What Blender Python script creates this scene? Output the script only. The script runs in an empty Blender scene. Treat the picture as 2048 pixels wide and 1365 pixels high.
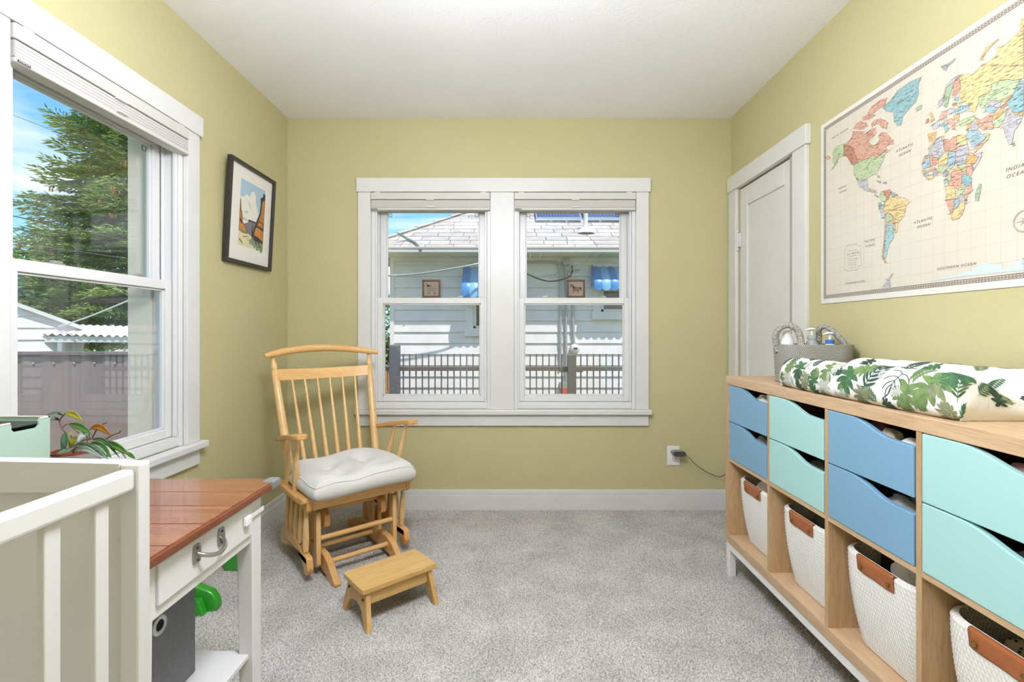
import bpy, bmesh, math, random
from mathutils import Vector, Matrix, geometry

# ------------------------------------------------------------------ camera, sky, sun, exposure
SC = bpy.context.scene
COL = SC.collection
FPX, VX, VY, EYE = 970.0, 1028.0, 663.0, 1.14      # focal length in pixels, vanishing point, eye height

cam_d = bpy.data.cameras.new('camera')
cam = bpy.data.objects.new('camera', cam_d)
COL.objects.link(cam)
cam.location = (0, 0, EYE)
cam.rotation_euler = (math.pi / 2, 0, 0)
cam_d.sensor_width = 36.0
cam_d.lens = FPX / 2048 * 36.0
cam_d.shift_x = (1024 - VX) / 2048
cam_d.shift_y = (VY - 682.5) / 2048
cam_d.clip_start = 0.02
cam_d.clip_end = 300
SC.camera = cam

SC.view_settings.view_transform = 'Standard'
SC.view_settings.look = 'None'
SC.view_settings.gamma = 1.0
SC.view_settings.use_curve_mapping = False
SC.view_settings.exposure = 0.0
SC.cycles.use_denoising = True
SC.cycles.max_bounces = 8
SC.cycles.use_adaptive_sampling = True
SC.cycles.adaptive_threshold = 0.02
SC.cycles.diffuse_bounces = 4
SC.cycles.glossy_bounces = 3
SC.cycles.transparent_max_bounces = 12
SC.cycles.caustics_reflective = False
SC.cycles.caustics_refractive = False
SC.cycles.sample_clamp_indirect = 6.0

SKY_STRENGTH = 1.5
world = bpy.data.worlds.new('sky')
SC.world = world
world.use_nodes = True
wn, wl = world.node_tree.nodes, world.node_tree.links
wn.clear()
w_out = wn.new('ShaderNodeOutputWorld')
w_bg = wn.new('ShaderNodeBackground')
w_bg.inputs['Strength'].default_value = SKY_STRENGTH
w_tc = wn.new('ShaderNodeTexCoord')
w_sep = wn.new('ShaderNodeSeparateXYZ')
wl.new(w_tc.outputs['Generated'], w_sep.inputs[0])
w_ramp = wn.new('ShaderNodeValToRGB')
w_ramp.color_ramp.elements[0].position = 0.0
w_ramp.color_ramp.elements[0].color = (0.45, 0.72, 0.92, 1)
w_ramp.color_ramp.elements[1].position = 0.55
w_ramp.color_ramp.elements[1].color = (0.09, 0.33, 0.78, 1)
_e = w_ramp.color_ramp.elements.new(0.22)
_e.color = (0.23, 0.55, 0.86, 1)
wl.new(w_sep.outputs['Z'], w_ramp.inputs[0])
w_map = wn.new('ShaderNodeMapping')
w_map.inputs['Scale'].default_value = (1.6, 1.6, 7.0)
w_map.inputs['Location'].default_value = (0.35, 0.2, 0.42)
w_map.inputs['Rotation'].default_value = (0.05, -0.12, 0)
wl.new(w_tc.outputs['Generated'], w_map.inputs[0])
w_noise = wn.new('ShaderNodeTexNoise')
w_noise.inputs['Scale'].default_value = 1.35
w_noise.inputs['Detail'].default_value = 6
w_noise.inputs['Roughness'].default_value = 0.5
wl.new(w_map.outputs[0], w_noise.inputs['Vector'])
w_cr = wn.new('ShaderNodeValToRGB')
w_cr.color_ramp.elements[0].position = 0.47
w_cr.color_ramp.elements[0].color = (0, 0, 0, 1)
w_cr.color_ramp.elements[1].position = 0.62
w_cr.color_ramp.elements[1].color = (0.95, 0.95, 0.95, 1)
wl.new(w_noise.outputs['Fac'], w_cr.inputs[0])
w_mix = wn.new('ShaderNodeMixRGB')
w_mix.inputs[2].default_value = (0.92, 0.95, 0.98, 1)
wl.new(w_cr.outputs[0], w_mix.inputs[0])
wl.new(w_ramp.outputs[0], w_mix.inputs[1])
wl.new(w_mix.outputs[0], w_bg.inputs[0])
wl.new(w_bg.outputs[0], w_out.inputs[0])

sun_d = bpy.data.lights.new('sun', 'SUN')
sun_d.energy = 5.0
sun_d.angle = math.radians(0.6)
sun_d.color = (1.0, 0.96, 0.9)
sun = bpy.data.objects.new('sun', sun_d)
COL.objects.link(sun)
sun.rotation_euler = Vector((-0.28, 0.40, -0.87)).to_track_quat('-Z', 'Y').to_euler()

FILL_RADIANCE = 60.0                    # radiance of the added fill lantern (built with the room)
FILL_COL = (0.85, 0.90, 1.0)
# ------------------------------------------------------------------ helpers
PI = math.pi
R = random.Random(11)

def s2l(c):
    return c / 12.92 if c <= 0.04045 else ((c + 0.055) / 1.055) ** 2.4

def rgb(h):
    if isinstance(h, str):
        h = h.lstrip('#')
        return tuple(s2l(int(h[i:i + 2], 16) / 255) for i in (0, 2, 4)) + (1.0,)
    return tuple(h) + (1.0,) if len(h) == 3 else tuple(h)

def at(px, py, y):
    """point seen at pixel (px, py) of the photograph, y metres from the camera"""
    return Vector(((px - VX) / FPX * y, y, EYE - (py - VY) / FPX * y))

def atx(px, py, x):
    """point seen at pixel (px, py) on the plane X = x"""
    return at(px, py, x * FPX / (px - VX))

MATS = {}

def mat(name, col, rough=0.5, metal=0.0, var=None, var_scale=20.0, bump=0.0, bump_scale=200.0, spec=0.5,
        sheen=0.0, stretch=(1, 1, 1), emit=None, alpha=1.0, coat=0.0, detail=4, trans=0.0):
    if name in MATS:
        return MATS[name]
    m = bpy.data.materials.new(name)
    m.use_nodes = True
    nt = m.node_tree
    b = nt.nodes['Principled BSDF']
    b.inputs['Base Color'].default_value = rgb(col)
    b.inputs['Roughness'].default_value = rough
    b.inputs['Metallic'].default_value = metal
    b.inputs['Specular IOR Level'].default_value = spec
    b.inputs['Sheen Weight'].default_value = sheen
    b.inputs['Coat Weight'].default_value = coat
    b.inputs['Coat Roughness'].default_value = 0.2
    b.inputs['Transmission Weight'].default_value = trans
    if alpha < 1:
        b.inputs['Alpha'].default_value = alpha
    if emit:
        b.inputs['Emission Color'].default_value = rgb(emit[0])
        b.inputs['Emission Strength'].default_value = emit[1]
    if var is not None or bump:
        tc = nt.nodes.new('ShaderNodeTexCoord')
        mp = nt.nodes.new('ShaderNodeMapping')
        mp.inputs['Scale'].default_value = stretch
        nt.links.new(tc.outputs['Object'], mp.inputs[0])
    if var is not None:
        n = nt.nodes.new('ShaderNodeTexNoise')
        n.inputs['Scale'].default_value = var_scale
        n.inputs['Detail'].default_value = detail
        nt.links.new(mp.outputs[0], n.inputs['Vector'])
        r = nt.nodes.new('ShaderNodeValToRGB')
        r.color_ramp.elements[0].position = 0.32
        r.color_ramp.elements[1].position = 0.68
        r.color_ramp.elements[0].color = rgb(var)
        r.color_ramp.elements[1].color = rgb(col)
        nt.links.new(n.outputs['Fac'], r.inputs[0])
        nt.links.new(r.outputs[0], b.inputs['Base Color'])
    if bump:
        n2 = nt.nodes.new('ShaderNodeTexNoise')
        n2.inputs['Scale'].default_value = bump_scale
        n2.inputs['Detail'].default_value = 3
        nt.links.new(mp.outputs[0], n2.inputs['Vector'])
        bp = nt.nodes.new('ShaderNodeBump')
        bp.inputs['Strength'].default_value = bump
        bp.inputs['Distance'].default_value = 0.004
        nt.links.new(n2.outputs['Fac'], bp.inputs['Height'])
        nt.links.new(bp.outputs[0], b.inputs['Normal'])
    MATS[name] = m
    return m

def wood(name, c1, c2, axis='X', scale=9.0, rough=0.38, coat=0.0, contrast=(0.35, 0.7), fine=1.0):
    """long grain along one object axis, with pores"""
    if name in MATS:
        return MATS[name]
    m = bpy.data.materials.new(name)
    m.use_nodes = True
    nt = m.node_tree
    b = nt.nodes['Principled BSDF']
    b.inputs['Roughness'].default_value = rough
    b.inputs['Coat Weight'].default_value = coat
    tc = nt.nodes.new('ShaderNodeTexCoord')
    st = {'X': (0.07, 1, 1), 'Y': (1, 0.07, 1), 'Z': (1, 1, 0.07)}[axis]
    mp = nt.nodes.new('ShaderNodeMapping')
    mp.inputs['Scale'].default_value = st
    nt.links.new(tc.outputs['Object'], mp.inputs[0])
    n = nt.nodes.new('ShaderNodeTexNoise')
    n.inputs['Scale'].default_value = scale * 4
    n.inputs['Detail'].default_value = 6
    n.inputs['Roughness'].default_value = 0.62
    n.inputs['Distortion'].default_value = 0.6
    nt.links.new(mp.outputs[0], n.inputs['Vector'])
    r = nt.nodes.new('ShaderNodeValToRGB')
    r.color_ramp.elements[0].position = contrast[0]
    r.color_ramp.elements[1].position = contrast[1]
    r.color_ramp.elements[0].color = rgb(c2)
    r.color_ramp.elements[1].color = rgb(c1)
    nt.links.new(n.outputs['Fac'], r.inputs[0])
    n2 = nt.nodes.new('ShaderNodeTexNoise')
    n2.inputs['Scale'].default_value = scale * 40 * fine
    n2.inputs['Detail'].default_value = 2
    nt.links.new(mp.outputs[0], n2.inputs['Vector'])
    mx = nt.nodes.new('ShaderNodeMixRGB')
    mx.blend_type = 'MULTIPLY'
    r2 = nt.nodes.new('ShaderNodeValToRGB')
    r2.color_ramp.elements[0].position = 0.3
    r2.color_ramp.elements[1].position = 0.55
    r2.color_ramp.elements[0].color = (0.78, 0.74, 0.70, 1)
    r2.color_ramp.elements[1].color = (1, 1, 1, 1)
    nt.links.new(n2.outputs['Fac'], r2.inputs[0])
    mx.inputs[0].default_value = 0.8
    nt.links.new(r.outputs[0], mx.inputs[1])
    nt.links.new(r2.outputs[0], mx.inputs[2])
    nt.links.new(mx.outputs[0], b.inputs['Base Color'])
    bp = nt.nodes.new('ShaderNodeBump')
    bp.inputs['Strength'].default_value = 0.12
    bp.inputs['Distance'].default_value = 0.002
    nt.links.new(n2.outputs['Fac'], bp.inputs['Height'])
    nt.links.new(bp.outputs[0], b.inputs['Normal'])
    MATS[name] = m
    return m

OFF = {}

class MB:
    """collects vertices and faces, links them as ONE mesh object"""
    def __init__(self):
        self.v, self.f, self.mi = [], [], []
        self.cur = 0

    def add(self, vs, fs):
        o = len(self.v)
        self.v += [tuple(p) for p in vs]
        self.f += [tuple(i + o for i in f) for f in fs]
        self.mi += [self.cur] * len(fs)
        return self

    def box(self, x0, x1, y0, y1, z0, z1, M=None):
        vs = [Vector((x, y, z)) for x in (x0, x1) for y in (y0, y1) for z in (z0, z1)]
        if M is not None:
            vs = [M @ p for p in vs]
        return self.add(vs, [(0, 1, 3, 2), (4, 6, 7, 5), (0, 4, 5, 1), (2, 3, 7, 6), (0, 2, 6, 4), (1, 5, 7, 3)])

    def tube(self, pts, rads, n=10, caps=True, flat=None):
        """round (or flattened) bar through the points"""
        pts = [Vector(p) for p in pts]
        if not isinstance(rads, (list, tuple)):
            rads = [rads] * len(pts)
        vs, fs = [], []
        up = None
        for i, p in enumerate(pts):
            d = (pts[min(i + 1, len(pts) - 1)] - pts[max(i - 1, 0)])
            if d.length < 1e-9:
                d = Vector((0, 0, 1))
            d.normalize()
            if up is None:
                up = Vector((0, 0, 1)) if abs(d.z) < 0.9 else Vector((1, 0, 0))
            a = d.cross(up)
            if a.length < 1e-6:
                a = d.cross(Vector((0, 1, 0)))
            a.normalize()
            b = a.cross(d).normalized()
            up = b
            for k in range(n):
                t = 2 * PI * k / n
                fx = flat if flat else 1.0
                vs.append(p + a * (math.cos(t) * rads[i]) + b * (math.sin(t) * rads[i] * fx))
        for i in range(len(pts) - 1):
            for k in range(n):
                fs.append((i * n + k, i * n + (k + 1) % n, (i + 1) * n + (k + 1) % n, (i + 1) * n + k))
        if caps:
            fs.append(tuple(range(n - 1, -1, -1)))
            fs.append(tuple(range((len(pts) - 1) * n, len(pts) * n)))
        return self.add(vs, fs)

    def lathe(self, prof, o=(0, 0, 0), n=20, M=None, cap0=True, cap1=True):
        vs, fs = [], []
        o = Vector(o)
        for r, z in prof:
            for k in range(n):
                t = 2 * PI * k / n
                p = Vector((r * math.cos(t), r * math.sin(t), z))
                vs.append((M @ p if M is not None else p) + o)
        for i in range(len(prof) - 1):
            for k in range(n):
                fs.append((i * n + k, i * n + (k + 1) % n, (i + 1) * n + (k + 1) % n, (i + 1) * n + k))
        if cap0:
            fs.append(tuple(range(n - 1, -1, -1)))
        if cap1:
            fs.append(tuple(range((len(prof) - 1) * n, len(prof) * n)))
        return self.add(vs, fs)

    def prism(self, poly, fn, d0, d1):
        """polygon (a, b) extruded from d0 to d1; fn(a, b, d) gives the point"""
        n = len(poly)
        vs = [fn(a, b, d0) for a, b in poly] + [fn(a, b, d1) for a, b in poly]
        fs = [(i, (i + 1) % n, n + (i + 1) % n, n + i) for i in range(n)]
        tris = geometry.tessellate_polygon([[Vector((a, b, 0)) for a, b in poly]])
        for t in tris:
            fs.append((t[0], t[1], t[2]))
            fs.append((n + t[2], n + t[1], n + t[0]))
        return self.add(vs, fs)

    def flat(self, poly, fn):
        n = len(poly)
        vs = [fn(a, b) for a, b in poly]
        return self.add(vs, [tuple(t) for t in geometry.tessellate_polygon([[Vector((a, b, 0)) for a, b in poly]])])

    def grid(self, fn, nu, nv, wrap_u=False, wrap_v=False):
        vs = [fn(i / (nu if wrap_u else nu - 1), j / (nv if wrap_v else nv - 1)) for i in range(nu) for j in range(nv)]
        fs = []
        for i in range(nu if wrap_u else nu - 1):
            for j in range(nv if wrap_v else nv - 1):
                i2, j2 = (i + 1) % nu, (j + 1) % nv
                fs.append((i * nv + j, i2 * nv + j, i2 * nv + j2, i * nv + j2))
        return self.add(vs, fs)

    def build(self, name, m, parent=None, smooth=None, bevel=0.0, kind=None, segs=2):
        me = bpy.data.meshes.new(name)
        off = OFF.get(parent.name, Vector((0, 0, 0))) if parent else Vector((0, 0, 0))
        vs = [(p[0] - off.x, p[1] - off.y, p[2] - off.z) for p in self.v] if off.length else self.v
        me.from_pydata(vs, [], self.f)
        ms = m if isinstance(m, (list, tuple)) else [m]
        for q in ms:
            me.materials.append(q)
        if len(ms) > 1:
            me.polygons.foreach_set('material_index', self.mi)
        bm = bmesh.new()
        bm.from_mesh(me)
        bmesh.ops.recalc_face_normals(bm, faces=bm.faces)
        bm.to_mesh(me)
        bm.free()
        if smooth:
            me.polygons.foreach_set('use_smooth', [True] * len(me.polygons))
            me.set_sharp_from_angle(angle=math.radians(smooth if smooth > 1 else 40))
        o = bpy.data.objects.new(name, me)
        COL.objects.link(o)
        if parent:
            o.parent = parent
            if off.length:
                OFF[o.name] = off
        if bevel:
            bv = o.modifiers.new('edge', 'BEVEL')
            bv.width = bevel
            bv.segments = segs
            bv.limit_method = 'ANGLE'
            bv.angle_limit = math.radians(35)
        if kind:
            o['kind'] = kind
        return o

def bx(name, x0, x1, y0, y1, z0, z1, m, parent=None, bevel=0.002, M=None, segs=2, smooth=None):
    return MB().box(x0, x1, y0, y1, z0, z1, M).build(name, m, parent, bevel=bevel, segs=segs, smooth=smooth)

def tag(o, label, cat, group=None, kind=None):
    o['label'] = label
    o['category'] = cat
    if group:
        o['group'] = group
    if kind:
        o['kind'] = kind
    return o

def thing(name, label, cat, loc, rotz=0.0, group=None, local=False, kind=None):
    """Empty at the thing's base; parts are given in world coordinates unless local"""
    o = bpy.data.objects.new(name, None)
    COL.objects.link(o)
    o.empty_display_size = 0.05
    o.location = loc
    o.rotation_euler = (0, 0, rotz)
    if not local:
        OFF[o.name] = Vector(loc)
    if label:
        tag(o, label, cat, group)
    if kind:
        o['kind'] = kind
    return o

def struct(o, label=None, cat=None):
    o['kind'] = 'structure'
    if label:
        o['label'] = label
    if cat:
        o['category'] = cat
    return o

def copy_part(o, parent, loc=None, rot=None):
    c = o.copy()
    COL.objects.link(c)
    c.parent = parent
    if loc is not None:
        c.location = loc
    if rot is not None:
        c.rotation_euler = rot
    return c

def smooth_path(pts, n=6):
    """Catmull-Rom through the points"""
    P = [Vector(p) for p in pts]
    P = [P[0] * 2 - P[1]] + P + [P[-1] * 2 - P[-2]]
    out = []
    for i in range(1, len(P) - 2):
        a, b, c, d = P[i - 1], P[i], P[i + 1], P[i + 2]
        for k in range(n):
            t = k / n
            out.append(0.5 * ((2 * b) + (c - a) * t + (2 * a - 5 * b + 4 * c - d) * t * t + (3 * b - a - 3 * c + d) * t ** 3))
    out.append(P[-2])
    return out

def text_mb(body, size, fn, spacing=1.0, shear=0.25, align='CENTER'):
    """lettering as flat triangles; fn(a, b) places it"""
    cu = bpy.data.curves.new('lettering', 'FONT')
    cu.body = body
    cu.size = size
    cu.shear = shear
    cu.space_character = spacing
    cu.align_x = align
    cu.align_y = 'CENTER'
    cu.resolution_u = 3
    o = bpy.data.objects.new('lettering', cu)
    COL.objects.link(o)
    bpy.context.view_layer.update()
    me = bpy.data.meshes.new_from_object(o.evaluated_get(bpy.context.evaluated_depsgraph_get()))
    vs = [fn(v.co.x, v.co.y) for v in me.vertices]
    fs = [tuple(p.vertices) for p in me.polygons]
    bpy.data.objects.remove(o)
    bpy.data.curves.remove(cu)
    bpy.data.meshes.remove(me)
    return vs, fs
# ------------------------------------------------------------------ the room shell
XL, XR, YB, YR, ZC = -1.447, 1.387, 3.10, -1.25, 2.504
WT = 0.20

M_wall = mat('wall_paint_green', '#c3bb8f', 0.62, var='#c0b88b', var_scale=3.0, bump=0.5, bump_scale=55, spec=0.3)
M_white = mat('trim_paint_white', '#dfdddb', 0.35, var='#dad8d5', var_scale=6, spec=0.4)
M_vinyl = mat('window_vinyl_white', '#e3e2e1', 0.3, spec=0.4)
M_ceil = mat('ceiling_paint_white', '#faf8fa', 0.8, var='#f6f4f6', var_scale=2.5, bump=0.25, bump_scale=90, spec=0.2)
M_cream = mat('outside_trim_cream', '#e2d9c6', 0.6)

def carpet_mat():
    m = bpy.data.materials.new('carpet_grey')
    m.use_nodes = True
    nt = m.node_tree
    b = nt.nodes['Principled BSDF']
    b.inputs['Roughness'].default_value = 0.95
    b.inputs['Specular IOR Level'].default_value = 0.1
    b.inputs['Sheen Weight'].default_value = 0.2
    tc = nt.nodes.new('ShaderNodeTexCoord')
    n1 = nt.nodes.new('ShaderNodeTexNoise')
    n1.inputs['Scale'].default_value = 150
    n1.inputs['Detail'].default_value = 3
    n2 = nt.nodes.new('ShaderNodeTexNoise')
    n2.inputs['Scale'].default_value = 5
    n2.inputs['Detail'].default_value = 5
    for n in (n1, n2):
        nt.links.new(tc.outputs['Object'], n.inputs['Vector'])
    r1 = nt.nodes.new('ShaderNodeValToRGB')
    r1.color_ramp.elements[0].position = 0.34
    r1.color_ramp.elements[1].position = 0.66
    r1.color_ramp.elements[0].color = rgb('#aca49a')
    r1.color_ramp.elements[1].color = rgb('#f8f4ef')
    nt.links.new(n1.outputs['Fac'], r1.inputs[0])
    r2 = nt.nodes.new('ShaderNodeValToRGB')
    r2.color_ramp.elements[0].position = 0.35
    r2.color_ramp.elements[1].position = 0.65
    r2.color_ramp.elements[0].color = (0.80, 0.79, 0.78, 1)
    r2.color_ramp.elements[1].color = (1, 1, 1, 1)
    nt.links.new(n2.outputs['Fac'], r2.inputs[0])
    mx = nt.nodes.new('ShaderNodeMixRGB')
    mx.blend_type = 'MULTIPLY'
    mx.inputs[0].default_value = 1
    nt.links.new(r1.outputs[0], mx.inputs[1])
    nt.links.new(r2.outputs[0], mx.inputs[2])
    nt.links.new(mx.outputs[0], b.inputs['Base Color'])
    bp = nt.nodes.new('ShaderNodeBump')
    bp.inputs['Strength'].default_value = 0.9
    bp.inputs['Distance'].default_value = 0.006
    nt.links.new(n1.outputs['Fac'], bp.inputs['Height'])
    nt.links.new(bp.outputs[0], b.inputs['Normal'])
    return m

M_carpet = carpet_mat()

def glass_mat(name, f0, tint=(1, 1, 1, 1)):
    m = bpy.data.materials.new(name)
    m.use_nodes = True
    nt = m.node_tree
    nt.nodes.clear()
    out = nt.nodes.new('ShaderNodeOutputMaterial')
    mix = nt.nodes.new('ShaderNodeMixShader')
    tr = nt.nodes.new('ShaderNodeBsdfTransparent')
    tr.inputs[0].default_value = tint
    gl = nt.nodes.new('ShaderNodeBsdfGlossy')
    gl.inputs['Roughness'].default_value = 0.0
    ge = nt.nodes.new('ShaderNodeNewGeometry')
    dot = nt.nodes.new('ShaderNodeVectorMath')
    dot.operation = 'DOT_PRODUCT'
    nt.links.new(ge.outputs['Normal'], dot.inputs[0])
    nt.links.new(ge.outputs['Incoming'], dot.inputs[1])
    def math_(op, a, b=None):
        n = nt.nodes.new('ShaderNodeMath')
        n.operation = op
        for i, q in enumerate((a, b)):
            if q is None:
                continue
            if isinstance(q, (int, float)):
                n.inputs[i].default_value = q
            else:
                nt.links.new(q, n.inputs[i])
        return n.outputs[0]
    c = math_('ABSOLUTE', dot.outputs['Value'])
    c = math_('SUBTRACT', 1.0, c)
    c = math_('POWER', c, 5.0)
    c = math_('MULTIPLY', c, 1 - f0)
    c = math_('ADD', c, f0)
    nt.links.new(c, mix.inputs[0])
    nt.links.new(tr.outputs[0], mix.inputs[1])
    nt.links.new(gl.outputs[0], mix.inputs[2])
    nt.links.new(mix.outputs[0], out.inputs[0])
    MATS[name] = m
    return m

M_glass = glass_mat('window_glass', 0.075)

def wall_with_holes(name, u0, u1, z0, z1, holes, fn):
    """boxes around rectangular holes; fn(u0,u1,z0,z1,mb) adds a box"""
    mb = MB()
    cuts = sorted({u0, u1} | {h[0] for h in holes} | {h[1] for h in holes})
    for a, b in zip(cuts, cuts[1:]):
        hs = [h for h in holes if h[0] <= a + 1e-6 and h[1] >= b - 1e-6]
        if not hs:
            fn(a, b, z0, z1, mb)
        else:
            h = hs[0]
            if h[2] > z0:
                fn(a, b, z0, h[2], mb)
            if h[3] < z1:
                fn(a, b, h[3], z1, mb)
    return struct(mb.build(name, M_wall))

Z0W, Z1W = 0.642, 2.025                      # window openings
U1, U2 = (-0.911, -0.150), (0.0, 0.776)      # back wall openings (X)
U3 = (1.375, 2.120)                          # left wall opening (Y)

struct(bx('floor', XL - WT, XR + WT, YR - 0.1, YB + WT, -0.12, 0.0, M_carpet, bevel=0))
struct(bx('ceiling', XL - WT, XR + WT, YR - 0.1, YB + WT, ZC, ZC + 0.12, M_ceil, bevel=0))
wall_with_holes('wall_back', XL - WT, XR + WT, 0, ZC, [U1 + (Z0W, Z1W), U2 + (Z0W, Z1W)],
                lambda a, b, c, d, mb: mb.box(a, b, YB, YB + WT, c, d))
wall_with_holes('wall_left', YR, YB, 0, ZC, [U3 + (Z0W, Z1W)],
                lambda a, b, c, d, mb: mb.box(XL - WT, XL, a, b, c, d))
DY0, DY1, DZ = 2.405, 2.985, 2.018           # closet door opening in the right wall
wall_with_holes('wall_right', YR, YB, 0, ZC, [(DY0, DY1, 0, DZ)],
                lambda a, b, c, d, mb: mb.box(XR, XR + WT, a, b, c, d))
struct(bx('wall_rear', XL, XR, YR - 0.1, YR, 0, ZC, M_wall, bevel=0))

# baseboards: tall flat board with a thinner cap
def baseboard(name, pieces):
    e = thing(name, None, None, (0, 0, 0), kind='structure')
    for (x0, x1, y0, y1, cx0, cx1, cy0, cy1) in pieces:
        bx('board', x0, x1, y0, y1, 0, 0.098, M_white, e, bevel=0.003)
        bx('cap', cx0, cx1, cy0, cy1, 0.098, 0.130, M_white, e, bevel=0.004)
    return e

baseboard('baseboard_back', [(XL, XR, YB - 0.020, YB, XL, XR, YB - 0.014, YB)])
baseboard('baseboard_left', [(XL, XL + 0.020, YR, YB - 0.021, XL, XL + 0.014, YR, YB - 0.021)])
baseboard('baseboard_right', [(XR - 0.020, XR, YR, 2.270, XR - 0.014, XR, YR, 2.270)])

# ------------------------------------------------------------------ windows
M_latch = mat('latch_metal', '#b9b6b0', 0.35, metal=0.6)

def window(name, origin, ud, nd, W):
    """double-hung unit; u along the wall, d outwards, z up"""
    M = Matrix(((ud[0], nd[0], 0, origin[0]), (ud[1], nd[1], 0, origin[1]), (0, 0, 1, 0), (0, 0, 0, 1)))
    e = thing(name, None, None, (0, 0, 0), kind='structure')
    def b(nm, u0, u1, d0, d1, z0, z1, m=M_vinyl, par=e, bev=0.002):
        return bx(nm, u0, u1, d0, d1, z0, z1, m, par, bevel=bev, M=M)
    # frame liner and stops
    b('jamb', 0, 0.022, 0.0, 0.115, Z0W, Z1W)
    b('jamb', W - 0.022, W, 0.0, 0.115, Z0W, Z1W)
    b('head_jamb', 0.022, W - 0.022, 0.0, 0.115, 1.990, Z1W)
    b('sill_frame', 0.022, W - 0.022, 0.012, 0.115, Z0W, 0.685)
    for u in (0.022, W - 0.036):
        b('stop', u, u + 0.014, 0.064, 0.072, 0.685, 1.990)
        b('stop', u, u + 0.012, 0.008, 0.022, 0.685, 1.990)
    b('outer_jamb', 0, 0.034, 0.115, 0.215, Z0W, Z1W, M_cream)
    b('outer_jamb', W - 0.034, W, 0.115, 0.215, Z0W, Z1W, M_cream)
    b('outer_head', 0.034, W - 0.034, 0.115, 0.215, 1.985, Z1W, M_cream)
    b('outer_sill', 0.034, W - 0.034, 0.115, 0.235, Z0W - 0.01, 0.672, M_cream)
    # lower sash, inner plane
    def sash(nm, u0, u1, z0, z1, st, rt, rb, d0, d1):
        mb = MB()
        mb.box(u0, u0 + st, d0, d1, z0, z1, M).box(u1 - st, u1, d0, d1, z0, z1, M)
        mb.box(u0 + st, u1 - st, d0, d1, z0, z0 + rb, M).box(u0 + st, u1 - st, d0, d1, z1 - rt, z1, M)
        s = mb.build(nm, M_vinyl, e, bevel=0.003)
        g = 0.008
        mb = MB()
        a0, a1, c0, c1 = u0 + st, u1 - st, z0 + rb, z1 - rt
        dm = (d0 + d1) / 2
        mb.box(a0, a0 + g, dm - 0.007, dm + 0.007, c0, c1, M).box(a1 - g, a1, dm - 0.007, dm + 0.007, c0, c1, M)
        mb.box(a0, a1, dm - 0.007, dm + 0.007, c0, c0 + g, M).box(a0, a1, dm - 0.007, dm + 0.007, c1 - g, c1, M)
        mb.build('glazing_bead', M_vinyl, s, bevel=0.002)
        MB().box(a0 + 0.002, a1 - 0.002, dm - 0.002, dm + 0.002, c0 + 0.002, c1 - 0.002, M).build('pane', M_glass, s)
        return s
    lo = sash('lower_sash', 0.022, W - 0.022, 0.687, 1.356, 0.044, 0.038, 0.038, 0.026, 0.060)
    up = sash('upper_sash', 0.036, W - 0.036, 1.318, 1.988, 0.040, 0.062, 0.034, 0.074, 0.106)
    for u in (0.20, W - 0.20):
        mb = MB().box(u - 0.022, u + 0.022, 0.028, 0.055, 1.356, 1.361, M).box(u - 0.012, u + 0.018, 0.034, 0.050, 1.361, 1.369, M)
        mb.build('sash_lock', M_latch, lo, bevel=0.002)
    return e, M

win1, MW1 = window('window_1', (U1[0], YB), (1, 0), (0, 1), U1[1] - U1[0])
win2, MW2 = window('window_2', (U2[0], YB), (1, 0), (0, 1), U2[1] - U2[0])
win3, MW3 = window('window_3', (XL, U3[0]), (0, 1), (-1, 0), U3[1] - U3[0])

# wide flat casings, sill boards and aprons
t1 = thing('trim_1', None, None, (0, 0, 0), kind='structure')
bx('head_casing', -1.000, 0.868, YB - 0.028, YB, Z1W, 2.114, M_white, t1, bevel=0.003)
bx('side_casing', -0.992, U1[0], YB - 0.021, YB, Z0W, Z1W, M_white, t1, bevel=0.003)
bx('centre_casing', U1[1], U2[0], YB - 0.021, YB, Z0W, Z1W, M_white, t1, bevel=0.003)
bx('side_casing', U2[1], 0.857, YB - 0.021, YB, Z0W, Z1W, M_white, t1, bevel=0.003)
bx('sill_board', -1.006, 0.872, YB - 0.048, YB + 0.012, 0.612, Z0W, M_white, t1, bevel=0.005)
bx('apron', -0.990, 0.856, YB - 0.020, YB, 0.538, 0.612, M_white, t1, bevel=0.003)
t2 = thing('trim_2', None, None, (0, 0, 0), kind='structure')
bx('head_casing', XL, XL + 0.028, 1.275, 2.218, Z1W, 2.114, M_white, t2, bevel=0.003)
bx('side_casing', XL, XL + 0.021, 1.290, U3[0], Z0W, Z1W, M_white, t2, bevel=0.003)
bx('side_casing', XL, XL + 0.021, U3[1], 2.203, Z0W, Z1W, M_white, t2, bevel=0.003)
bx('sill_board', XL - 0.012, XL + 0.048, 1.262, 2.228, 0.612, Z0W, M_white, t2, bevel=0.005)
bx('apron', XL, XL + 0.020, 1.285, 2.205, 0.538, 0.612, M_white, t2, bevel=0.003)

# ------------------------------------------------------------------ closet door on the right wall
t3 = thing('trim_3', None, None, (0, 0, 0), kind='structure')
bx('head_casing', XR - 0.028, XR, 2.262, 3.094, DZ, 2.112, M_white, t3, bevel=0.003)
bx('side_casing', XR - 0.021, XR, 2.274, DY0 - 0.020, 0, DZ, M_white, t3, bevel=0.003)
bx('side_casing', XR - 0.021, XR, DY1 + 0.008, 3.090, 0, DZ, M_white, t3, bevel=0.003)
d1 = thing('door_1', None, None, (0, 0, 0), kind='structure')
mb = MB()
x0, x1 = XR + 0.004, XR + 0.040
ya, yb = DY0 + 0.010, DY1 - 0.004
mb.box(x0, x1, ya, ya + 0.085, 0.012, DZ - 0.006).box(x0, x1, yb - 0.085, yb, 0.012, DZ - 0.006)
mb.box(x0, x1, ya + 0.085, yb - 0.085, DZ - 0.122, DZ - 0.006).box(x0, x1, ya + 0.085, yb - 0.085, 0.012, 0.20)
mb.build('door_frame', M_white, d1, bevel=0.004)
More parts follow.
